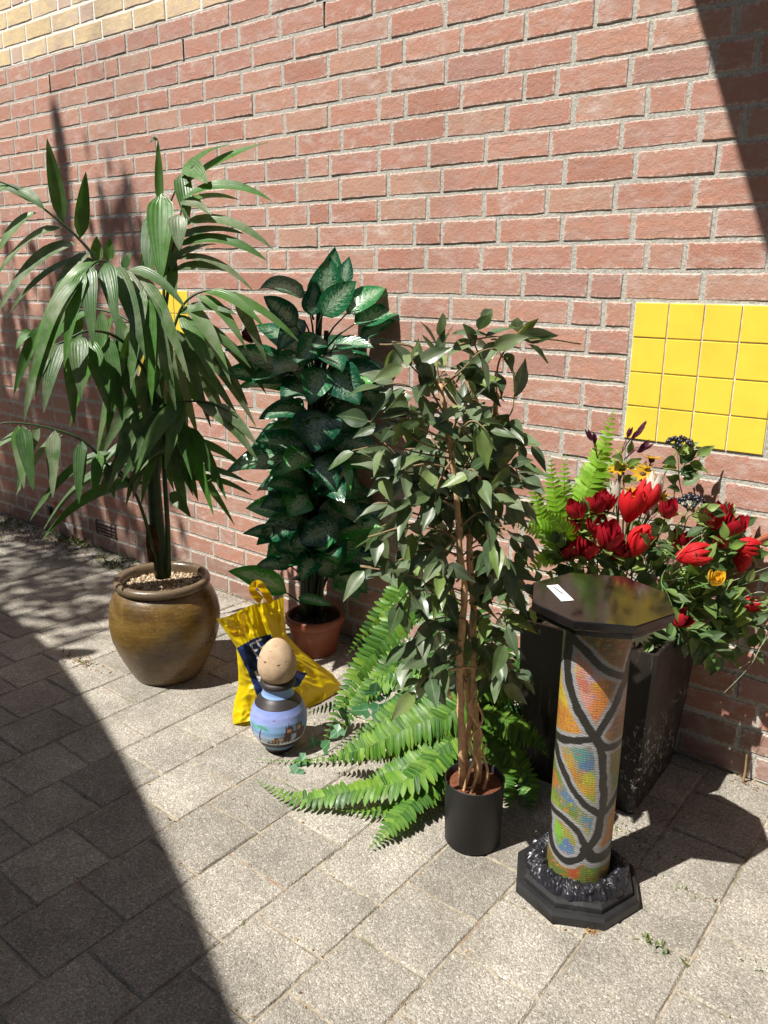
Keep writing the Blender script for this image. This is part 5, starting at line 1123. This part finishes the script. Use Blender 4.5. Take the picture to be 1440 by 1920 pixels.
# ================================================================== PAINTED VASE WITH AN EGG SHAPED STONE
VC = (-1.681, -.769, 0)
vase = thing('painted_vase', 'small round vase painted with palms and a fortress under a lilac sky', 'vase', VC)
vp = [(.0, .001), (.040, 0), (.044, .003), (.048, .012), (.062, .030), (.077, .052), (.086, .075), (.0895, .098), (.0885, .120), (.083, .142), (.073, .163), (.060, .180), (.051, .190), (.047, .198), (.0465, .212), (.048, .219)]
NU, NV = 320, 240
zz = np.linspace(0, .219, NV); pr_r = np.interp(zz, [z for _, z in vp[1:]], [r for r, _ in vp[1:]])
k_ = np.array([1, 2, 3, 4, 5, 4, 3, 2, 1.]); k_ /= k_.sum(); pr_r = np.convolve(np.pad(pr_r, 4, 'edge'), k_, 'valid')
tcam = math.atan2(CP.y-VC[1], CP.x-VC[0]); th = np.linspace(0, 2*np.pi, NU, endpoint=False)
T2, Z2 = np.meshgrid(th, zz); D2 = (T2-tcam+np.pi) % (2*np.pi)-np.pi; U = D2*.070          # metres round the belly from the side seen
def mixc(a, b, t): return a*(1-t[..., None])+b*t[..., None]
sky_ = np.clip((Z2-.075)/.08, 0, 1)
col = mixc(np.array([.62, .66, .70]), np.array([.20, .36, .60]), np.clip((Z2-.055)/.035, 0, 1)); col = mixc(col, np.array([.24, .28, .55]), np.clip((Z2-.105)/.03, 0, 1)); col = mixc(col, np.array([.18, .24, .52]), np.clip((Z2-.140)/.02, 0, 1))
wob = .02*fbm(U, Z2, 200, 3, 3); col = col*(1+wob[..., None]*6)
def put(mask, c):
    global col
    col = np.where(mask[..., None], np.array(c), col)
def boxm(u0, u1, z0, z1): return (U > u0) & (U < u1) & (Z2 > z0) & (Z2 < z1)
dk, br, lt = (.035, .02, .018), (.10, .035, .028), (.52, .30, .16)
# fortress: dark mass with lit walls and towers
put(boxm(-.012, .075, .062, .082), br); put(boxm(.012, .075, .062, .098), br); put(boxm(.015, .034, .08, .112), br); put(boxm(.044, .064, .08, .116), br)
put(boxm(.019, .030, .096, .108), lt); put(boxm(.047, .058, .098, .112), lt); put(boxm(-.018, -.004, .058, .076), lt); put(boxm(-.002, .010, .060, .080), (.50, .42, .34)); put(boxm(.030, .044, .058, .088), (.34, .45, .62))
for u in (.015, .021, .027, .045, .052, .059): put(boxm(u, u+.003, .110, .120), dk)
for u in np.arange(-.03, .075, .009): put(boxm(u, u+.0035, .058, .070+.004*math.sin(u*900)), dk)
for u in (.024, .052): put(boxm(u, u+.0012, .11, .127), dk)
put(boxm(-.005, -.002, .048, .066), (.05, .10, .04)); put(boxm(-.035, -.010, .056, .060), dk)
def palm_tree(u0, z0, u1, z1, s):
    tt_ = np.clip((Z2-z0)/(z1-z0), 0, 1); uc = u0+(u1-u0)*tt_**1.4
    put((np.abs(U-uc) < .0022*(1.5-tt_)) & (Z2 > z0) & (Z2 < z1), (.10, .04, .05))
    for a in np.linspace(-.35, math.pi+.35, 9):
        for q in np.linspace(.1, 1, 12):
            x = u1+math.cos(a)*s*q; y = z1+math.sin(a)*s*.75*q-s*.55*q*q
            put(np.hypot(U-x, Z2-y) < .0026*(1.15-q), (.06, .27, .17) if (int(a*10) % 2) else (.10, .34, .22))
palm_tree(-.056, .060, -.044, .112, .026); palm_tree(-.084, .066, -.078, .108, .02)
put(np.hypot((U+.012)*1, (Z2-.138)*2.2) < .004, (.15, .12, .3))
put((Z2 < .051) & (Z2 > .034), dk); put(Z2 <= .034, (.14, .25, .38)); put(Z2 < .018, dk)
put((Z2 > .163) & (Z2 < .190), (.03, .026, .026)); put(Z2 >= .190, (.20, .33, .60))
t = NT('vase_paint'); ca = t.n('VertexColor'); ca.layer_name = 'paint'; M['vase'] = t.fin(ca.outputs[0], .42, .45)
cm = MB(); Rr = np.broadcast_to(pr_r[:, None], T2.shape)
cm.v = [tuple(x) for x in np.stack([VC[0]+Rr*np.cos(T2), VC[1]+Rr*np.sin(T2), Z2], -1).reshape(-1, 3)]
cm.uv = [(0, 0)]*len(cm.v); cm.c = [(*c, 1) for c in np.clip(col, 0, 1).reshape(-1, 3)]
cm.f = [(j*NU+i, j*NU+(i+1) % NU, (j+1)*NU+(i+1) % NU, (j+1)*NU+i) for j in range(NV-1) for i in range(NU)]
cm.build('body', M['vase'], vase, col=True)
M['darkclay'] = plain('dark_clay', (.03, .026, .024), .55, .4, .25, 30)
MB().lathe([(.047, .217), (.053, .220), (.0555, .228), (.053, .236), (.046, .239), (.040, .236), (.038, .215)], VC, 48).build('lip', M['darkclay'], vase)
t = NT('pale_clay_egg'); p = t.pos(); n1 = t.noise(p, 35, 4, .6); v = t.n('TexVoronoi'); t.set(v.inputs['Vector'], t.scalev(p, (34, 34, 70))); v.inputs['Scale'].default_value = 1
c = t.ramp(n1, [(.3, (.36, .25, .155)), (.7, (.48, .355, .235))]); pit = t.mapr(v.outputs['Distance'], .14, .24, 1, 0)
pit = t.math('MULTIPLY', pit, t.mapr(t.noise(p, 26, 2), .42, .5))
c = t.mix(t.math('MULTIPLY', pit, .8), c, (.10, .055, .03)); t.bump(t.math('SUBTRACT', t.math('MULTIPLY', n1, .4), pit), .003, .8); M['egg'] = t.fin(c, .85, .3)
EZ0, EZ1 = .222, .372; ep = []
for k in range(33):
    s_ = k/32; ang = math.pi*s_; z = -math.cos(ang); r = math.sin(ang)*(1-.20*z)*.97
    ep.append((max(1e-4, .0615*r), (EZ0+EZ1)/2+z*(EZ1-EZ0)/2))
egg = MB().lathe(ep, VC, 48, .012).build('clay_egg', M['egg'], None, org=(VC[0], VC[1], EZ0))
tag(egg, 'egg shaped pale clay stone resting on the painted vase', 'egg')

# ================================================================== YELLOW PLASTIC BAG
g0 = on_z(437, 1358); g1 = on_z(625, 1300)
BA = (g0+g1)/2; bn = Vector((g1.y-g0.y, -(g1.x-g0.x), 0)).normalized()
if bn.dot(CAMW) < 0: bn = -bn
def bagp(px, py, o=0):
    d = ray(px, py); t_ = ((g0-CP).dot(bn)+o)/d.dot(bn); return CP+d*t_
Lb = [(437,1358),(436,1340),(440,1312),(447,1286),(447,1260),(445,1236),(443,1214),(424,1186),(405,1160)]
Rb = [(612,1322),(636,1302),(640,1284),(622,1262),(592,1241),(563,1218),(537,1190),(534,1158),(532,1117)]
NUb, NVb = 110, 150
def interp(L, v): x = v*(len(L)-1); i = min(len(L)-2, int(x)); f = x-i; return (lerp(L[i][0], L[i+1][0], f), lerp(L[i][1], L[i+1][1], f))
def inpoly(x, y, P):
    c = False; j = len(P)-1
    for i in range(len(P)):
        if (P[i][1] > y) != (P[j][1] > y) and x < (P[j][0]-P[i][0])*(y-P[i][1])/(P[j][1]-P[i][1])+P[i][0]: c = not c
        j = i
    return c
blue_p = [(443,1215),(478,1196),(508,1189),(522,1240),(560,1258),(576,1262),(560,1288),(520,1290),(497,1320),(484,1312),(466,1262)]
def bar(x, y, a, l, w):
    c, s = math.cos(a), math.sin(a); return [(x-c*l/2-s*w/2, y-s*l/2+c*w/2), (x+c*l/2-s*w/2, y+s*l/2+c*w/2), (x+c*l/2+s*w/2, y+s*l/2-c*w/2), (x-c*l/2+s*w/2, y-s*l/2-c*w/2)]
up_ = R(62); cr2 = up_-math.pi/2
def letter(kind, x, y, h, w, th):
    """white capital leaning with the print; x, y = foot of its left stroke"""
    u = (-math.cos(up_)*1, -math.sin(up_)); v = (math.cos(cr2), math.sin(cr2)); P = []
    u = (-math.sin(R(28)), -math.cos(R(28))); v = (math.cos(R(28)), -math.sin(R(28)))
    def seg(a, b):
        (x0, y0), (x1, y1) = [(x+u[0]*q[1]+v[0]*q[0], y+u[1]*q[1]+v[1]*q[0]) for q in (a, b)]
        P.append(bar((x0+x1)/2, (y0+y1)/2, math.atan2(y1-y0, x1-x0), math.hypot(x1-x0, y1-y0)+th, th))
    seg((0, 0), (0, h))
    if kind in 'EF': seg((0, h), (w, h)); seg((0, h*.52), (w*.85, h*.52))
    if kind == 'E': seg((0, 0), (w, 0))
    if kind == 'H': seg((w, 0), (w, h)); seg((0, h*.5), (w, h*.5))
    return P
lets = letter('F', 484, 1235, 30, 9, 3)+letter('E', 496, 1229, 30, 9, 3)+letter('H', 491, 1282, 24, 12, 5)
def bag_sheet(side):
    mb = MB(); vs, uvs, cs, fs = [], [], [], []
    for j in range(NVb+1):
        v = j/NVb; l, r = interp(Lb, v), interp(Rb, v)
        for i in range(NUb+1):
            u = i/NUb; px, py = lerp(l[0], r[0], u), lerp(l[1], r[1], u)
            bul = math.sin(math.pi*u)**.7
            wr_ = .020*noise.noise((u*4+v*1.5, v*4, 3.1*side))+.012*(1-2*abs(noise.noise((u*7+v*2, v*3.5-u*3, 7.7))))+.006*(1-2*abs(noise.noise((u*12+v*8, v*9-u*4, 1.9))))
            wr_ += .010*math.sin(u*16+v*10+2*noise.noise((u*3, v*3, 5)))*(.3+.7*v)*bul
            o = side*(.055*(1-.75*v)*bul)+wr_*(.25+.75*bul)*(1 if side > 0 else .5)-.05*v
            if v > .93: py += 3*math.sin(u*9)
            P = bagp(px, py, o); P.z = max(P.z, .002 if side > 0 else .003)
            c = (.78, .60, .006)
            if side > 0:
                if inpoly(px, py, blue_p): c = (.012, .028, .115)
                if any(inpoly(px, py, q) for q in lets): c = (.72, .72, .70)
            vs.append(P); uvs.append((u, v)); cs.append((*c, 1))
    for j in range(NVb):
        for i in range(NUb):
            a = j*(NUb+1)+i; fs.append((a, a+1, a+NUb+2, a+NUb+1))
    return mb.add(vs, fs, uvs, cs)
t = NT('bag_plastic'); ca = t.n('VertexColor'); ca.layer_name = 'paint'
t.bump(t.noise(t.scalev(t.pos(), (1, 1, .7)), 22, 3, .5), .004, .4); t.fin(ca.outputs[0], .32, .45); t.translucent(ca.outputs[0], .38); M['bag'] = t.m
bag = thing('plastic_bag', 'crumpled yellow plastic carrier bag with a dark blue printed band', 'bag', (BA.x, BA.y, 0))
bag_sheet(1).build('front_sheet', M['bag'], bag, col=True); bag_sheet(-1).build('back_sheet', M['bag'], bag, col=True)
def strap(pts, w, o, nm='handle'):
    P = bez([bagp(x, y, q) for x, y, q in pts], 6); mb = MB(); vs, fs, cs = [], [], []
    for i, p_ in enumerate(P):
        T = (P[min(i+1, len(P)-1)]-P[max(i-1, 0)]).normalized(); S = T.cross(bn).normalized()
        for k in (-1, -.3, .3, 1): vs.append(p_+S*k*w/2+bn*.004*math.cos(k*2+i)); cs.append((.80, .50, .006, 1))
    for i in range(len(P)-1):
        for k in range(3): fs.append((i*4+k, i*4+k+1, i*4+k+5, i*4+k+4))
    return mb.add(vs, fs, None, cs).build(nm, M['bag'], bag, col=True)
strap([(508,1130,-.02),(498,1112,-.02),(486,1096,-.03),(474,1098,-.04),(476,1112,-.05),(490,1126,-.05)], .026, 0)
strap([(452,1150,.02),(456,1172,.03),(452,1185,.035),(438,1188,.035),(430,1172,.03)], .020, 0)
M['bluecap'] = plain('blue_plastic', (.02, .05, .45), .35, .5, .1, 20)
bt = MB().tube([bagp(482, 1104, -.05), bagp(489, 1103, -.05)], [.006, .006], 10).build('blue_cap', M['bluecap'])
tag(bt, 'small bright blue cap seen through the bag handle', 'cap')
# ================================================================== LONE ROSE BESIDE THE VARIEGATED PLANT
def single_rose():
    P = at(477, 640, DA, .06); t = thing('rosebud', 'lone dark red rosebud left of the variegated plant', 'flower', P); s = 30/ppm(P); M3 = orient(dv(-.75, .65, .3))
    for k in range(8):
        lay = k//3; v = petal(P, M3, k*2.2, s*(1-.03*lay), s*(.34-.08*lay), 1.0, (.03, .0, -.02)[lay], .5, PRS); MB().add(*v).build('petal', M['darkrose'], t, org=P)
    sepals(P, M3, t, 5, s*.7)
    MB().tube(bez([P, at(500, 665, DA, .05), at(540, 720, DA, .0), at(580, 900, DA, .0)], 5), .002, 6).build('stem', M['stem_green'], t)
M['darkrose'] = petal_mat('dark_red_petal', (.055, .003, .008), (.09, .005, .010)); single_rose()

# ================================================================== FERN, IVY AND WEEDS ON THE GROUND
fern = thing('artificial_fern', 'large spreading green fern lying on the paving around the black pot', 'fern', (-1.03, -.55, 0))
FB = (-1.0, -.50)
def H_(px, py, o=0): return at(px, py, FB, o)
def ground_pts(pts):
    out = []
    for x, y, z in pts: out.append(on_z(x, y, z))
    return out
ffr = random.Random(12)
for pts, w, n, N in (
    ([(870,1395,.10),(800,1475,.075),(745,1535,.045),(690,1594,.012)],.060,40,UPV+CAMW*.3),
    ([(860,1370,.16),(780,1455,.11),(650,1485,.06),(560,1497,.03),(480,1464,.02)],.052,46,UPV+CAMW*.35),
    ([(900,1310,.26),(800,1350,.21),(700,1395,.13),(608,1428,.05)],.068,42,UPV*.7+CAMW*.7),
    ([(900,1340,.20),(830,1400,.15),(750,1440,.09),(680,1465,.045)],.062,38,UPV*.8+CAMW*.6),
    ([(870,1180,.36),(790,1130,.40),(720,1200,.30),(660,1280,.17),(602,1402,.03)],.060,44,UPV*.4+CAMW*.9),
    ([(860,1170,.36),(790,1080,.46),(740,1120,.40),(690,1180,.30),(650,1230,.20)],.056,38,UPV*.4+CAMW*.9),
    ([(850,1230,.28),(760,1230,.27),(690,1300,.16),(630,1380,.06)],.052,36,UPV*.5+CAMW*.8),
    ([(850,1260,.25),(740,1270,.22),(660,1310,.13),(565,1340,.04)],.045,36,UPV*.8+CAMW*.4),
    ([(830,1300,.15),(700,1390,.06),(600,1425,.02),(475,1424,.012)],.022,40,UPV),
    ([(900,1360,.2),(960,1420,.12),(990,1460,.06),(1000,1520,.02)],.05,34,UPV*.7+CAMW*.6),
    ([(900,1330,.25),(980,1370,.2),(1010,1390,.15),(1030,1420,.1)],.046,32,UPV*.6+CAMW*.7),
    ([(900,1300,.3),(970,1290,.28),(1010,1300,.22),(1040,1340,.15)],.046,32,UPV*.6+CAMW*.7),
    ([(900,1360,.2),(940,1440,.1),(950,1480,.06),(955,1520,.03)],.045,32,UPV*.7+CAMW*.6),
    ([(840,1360,.14),(760,1500,.04),(700,1520,.03),(640,1520,.02)],.040,34,UPV+CAMW*.3),
    ([(860,1400,.12),(820,1440,.09),(780,1480,.06),(730,1510,.03)],.045,32,UPV+CAMW*.3),
    ([(900,1290,.28),(850,1330,.24),(790,1390,.15),(700,1430,.06)],.060,36,UPV*.6+CAMW*.7),
    ([(880,1250,.3),(780,1300,.22),(720,1350,.14),(640,1400,.06)],.050,34,UPV*.6+CAMW*.7)):
    P = ground_pts(pts); fern_frond(P, w, M['fern'], fern, n, N.normalized(), .18, rg=ffr)
for pts, w in (
    ([(890,1400,.02),(860,1300,.25),(800,1180,.42),(760,1150,.44)],.055), ([(890,1400,.02),(880,1280,.3),(840,1150,.48),(800,1090,.5)],.055), ([(900,1400,.02),(900,1280,.3),(900,1150,.5),(880,1080,.55)],.055), ([(905,1400,.02),(930,1270,.3),(950,1160,.45),(950,1110,.5)],.055), ([(905,1400,.02),(950,1300,.25),(985,1220,.36),(1000,1190,.38)],.05),
    ([(900,1400,.02),(960,1350,.16),(1000,1330,.2),(1030,1345,.18)],.05), ([(880,1400,.02),(820,1330,.2),(760,1280,.26),(700,1270,.25)],.055), ([(880,1400,.02),(830,1280,.28),(770,1210,.36),(710,1210,.33)],.055), ([(885,1410,.02),(840,1370,.12),(790,1350,.16),(740,1370,.12)],.05), ([(900,1410,.02),(940,1390,.1),(970,1390,.1),(1000,1420,.05)],.05), ([(890,1400,.02),(850,1250,.3),(800,1130,.46),(730,1090,.47)],.05), ([(895,1400,.02),(915,1320,.2),(940,1260,.3),(975,1250,.3)],.055), ([(890,1400,.02),(870,1330,.2),(840,1270,.3),(820,1230,.33)],.055), ([(900,1400,.02),(930,1350,.16),(955,1330,.2),(985,1350,.17)],.05), ([(895,1400,.02),(890,1320,.22),(870,1240,.35),(850,1190,.4)],.055), ([(900,1410,.02),(950,1440,.06),(980,1480,.04),(995,1530,.015)],.045)):
    fern_frond(ground_pts(pts), w, M['fern_dark'], fern, 34, (UPV*.5+CAMW*.8).normalized(), .2, rg=ffr)
ivy = thing('ivy_trail', 'trailing ivy with pointed green leaves on the ground beside the vase', 'ivy', on_z(600, 1420))
ib = bez(ground_pts([(560,1425,.01),(600,1418,.03),(640,1390,.05),(660,1345,.10),(700,1350,.12),(730,1300,.16)]), 6)
MB().tube(ib, .0014, 5).build('stem', M['stem_green'], ivy)
def ivy_leaf(P, d, s, N):
    d = Vector(d).normalized(); S = d.cross(N).normalized(); Q = S.cross(d); pts = [(0, 0), (-.32, -.10), (-.52, .22), (-.28, .36), (-.30, .62), (0, 1.0), (.30, .62), (.28, .36), (.52, .22), (.32, -.10)]
    vs = [P+d*s*.35-Q*s*.05]+[P+S*x*s+d*y*s+Q*(-abs(x)*.12*s) for x, y in pts]; n = len(pts)
    MB().add(vs, [(0, 1+k, 1+(k+1) % n) for k in range(n)], [(.5, .4)]+[(.5+x, .1+.8*y) for x, y in pts]).build('leaf', M['ivy'], ivy, False, org=P)
for x, y, z, dx, dy, px in ((575,1420,.02,-.6,-.2,30),(560,1440,.015,-.5,-.6,34),(590,1400,.04,-.1,.6,28),(605,1405,.04,.3,.5,30),(655,1345,.10,-.2,.3,40),(640,1365,.08,-.5,-.3,30),(700,1310,.15,.1,.6,42),(690,1330,.13,-.6,.1,36),(720,1290,.18,.5,.3,44),(735,1310,.16,.5,-.4,40),(710,1320,.15,-.1,-.8,38),(740,1275,.18,.1,.7,40)):
    P = on_z(x, y, z); ivy_leaf(P, dv(dx, dy, .3), px/ppm(P), UPV*.7+CAMW*.5)

M['weed'] = leaf_mat('weed', [(0, (.045, .10, .02)), (.6, (.09, .15, .03)), (1, (.20, .20, .06))], .6, .2)
M['dry'] = leaf_mat('dry_bits', [(0, (.14, .06, .025)), (.5, (.26, .15, .06)), (1, (.36, .25, .11))], .8, .1)
wd = random.Random(17)
def weed(label, px, py, n, spread, h, mat='weed', z=0):
    P = on_z(px, py) if z == 0 else Vector(z); t = thing('weed_tuft', label, 'weed', (P.x, P.y, 0)); s = spread/ppm(P); mb = MB()
    for k in range(n):
        b = P+Vector((wd.gauss(0, s*.5), wd.gauss(0, s*.18), -.002)); d = Vector((wd.gauss(0, .8), wd.gauss(0, .8), wd.uniform(.25, 1))).normalized()
        leaf(mb, b, b+d*h*wd.uniform(.5, 1.2), h*.15, h*wd.uniform(.14, .3), rvec(1)+UPV*.8, prof_oval, 3, .2, cols=(-1, 0, 1))
    tag(mb.build('blades', M[mat], t, False), kind='stuff')
weed('small green weed in the joint right of the pedestal', 1236, 1778, 26, 30, .022)
weed('tiny green sprout at the slab corner right of the pedestal', 1287, 1807, 8, 10, .016)
weed('low mossy weed strip by the pedestal shadow', 1290, 1672, 60, 55, .010)
weed('green weed at the far right picture edge', 1432, 1822, 40, 40, .012)
weed('dry grass tuft in front of the pedestal', 1108, 1748, 26, 14, .016, 'dry')
weed('dry grass tuft left of the brown jar', 150, 1241, 60, 55, .02, 'dry')
weed('thin green grass left of the brown jar', 145, 1236, 16, 40, .03)
weed('green weeds at the wall behind the brown jar', 215, 1058, 90, 60, .035)
weed('green weeds along the wall left of the jar', 250, 1046, 50, 40, .03)
weed('weed clump below the wall vent', 140, 1015, 140, 90, .04)
weed('yellowish weed below the leaning stick', 158, 1012, 30, 30, .06)
weed('dry leaf litter along the left wall foot', 70, 1008, 520, 200, .028, 'dry')
weed('dark weeds in the far left corner', 20, 985, 80, 70, .035)
weed('tiny sprout in the sunny slab joint', 458, 1731, 6, 8, .012)
weed('small moss tuft in the shaded paving', 80, 1394, 26, 30, .010)
weed('dry yellow leaf on the joint beside the shadow', 328, 1542, 4, 14, .016, 'dry')
weed('moss between pedestal and planter', 1180, 1560, 120, 90, .014)
weed('dry moss at the wall foot behind the bag', 440, 1125, 60, 60, .010, 'dry')
weed('moss on the paving beside the jar', 197, 1177, 24, 40, .008)
# loose dry crumbs everywhere on the joints
cr = MB()
for k in range(420):
    c = wd.randrange(-10, 9); x = PX0+c*PW+wd.gauss(0, .006); y = -wd.uniform(.02, 1.75)
    if wd.random() < .4:
        x = PX0+(c+wd.random())*PW; y = (-1.10 if c % 2 == 0 else -1.204)+wd.randrange(-3, 6)*PL+wd.gauss(0, .005)
        if y > -.02: continue
    if k % 6 == 0: x += wd.uniform(-.1, .1)
    P = Vector((x, y, .001)); d = Vector((wd.gauss(0, 1), wd.gauss(0, 1), .15)).normalized(); leaf(cr, P, P+d*wd.uniform(.004, .016), .001, wd.uniform(.002, .005), UPV+rvec(.3), prof_oval, 2, .3, cols=(-1, 0, 1))
for k in range(700):
    x = wd.uniform(-5, -.3); y = -abs(wd.gauss(0, .035))-.006; P = Vector((x, y, .001)); d = Vector((wd.gauss(0, 1), wd.gauss(0, 1), .2)).normalized()
    leaf(cr, P, P+d*wd.uniform(.005, .02), .001, wd.uniform(.002, .006), UPV+rvec(.3), prof_oval, 2, .3, cols=(-1, 0, 1))
tag(cr.build('dry_litter', M['dry'], None, False), 'scattered brown plant crumbs in the paving joints', 'litter', kind='stuff')
# sticks
st = MB().tube(bez([on_wall(1398, 1462)+Vector((0, -.035, 0)), on_wall(1402, 1435)+Vector((.002, -.03, 0)), on_wall(1405, 1405)+Vector((0, -.028, 0))], 3), [.0035, .004, .0038, .0034, .0036, .003, .003], 7).build('wooden_stick', M['twig'])
tag(st, 'short pale wooden stick standing at the wall foot on the right', 'stick')
M['orange'] = plain('orange_plastic', (.55, .10, .03), .5, .4, .1, 20)
M['white'] = plain('white_plastic', (.7, .68, .66), .5, .4, .1, 20)
os_ = thing('leaning_stick', 'thin orange and white stick leaning on the left wall', 'stick', on_z(140, 1005))
a_, b_ = on_wall(104, 942)+Vector((0, -.01, .0)), on_z(140, 1010)
MB().tube([a_, a_.lerp(b_, .55)], .007, 6).build('upper_half', M['orange'], os_); MB().tube([a_.lerp(b_, .55), a_.lerp(b_, .8)], .007, 6).build('lower_half', M['white'], os_); MB().tube([a_.lerp(b_, .8), b_], .006, 6).build('foot', M['rust'], os_)
bp = MB().tube([on_wall(97, 950)+Vector((0, -.012, 0)), on_wall(99.5, 968)+Vector((0, -.012, 0))], .009, 8).build('black_pipe', M['blackplastic']); tag(bp, 'short black pipe fixed to the lower left wall', 'pipe')
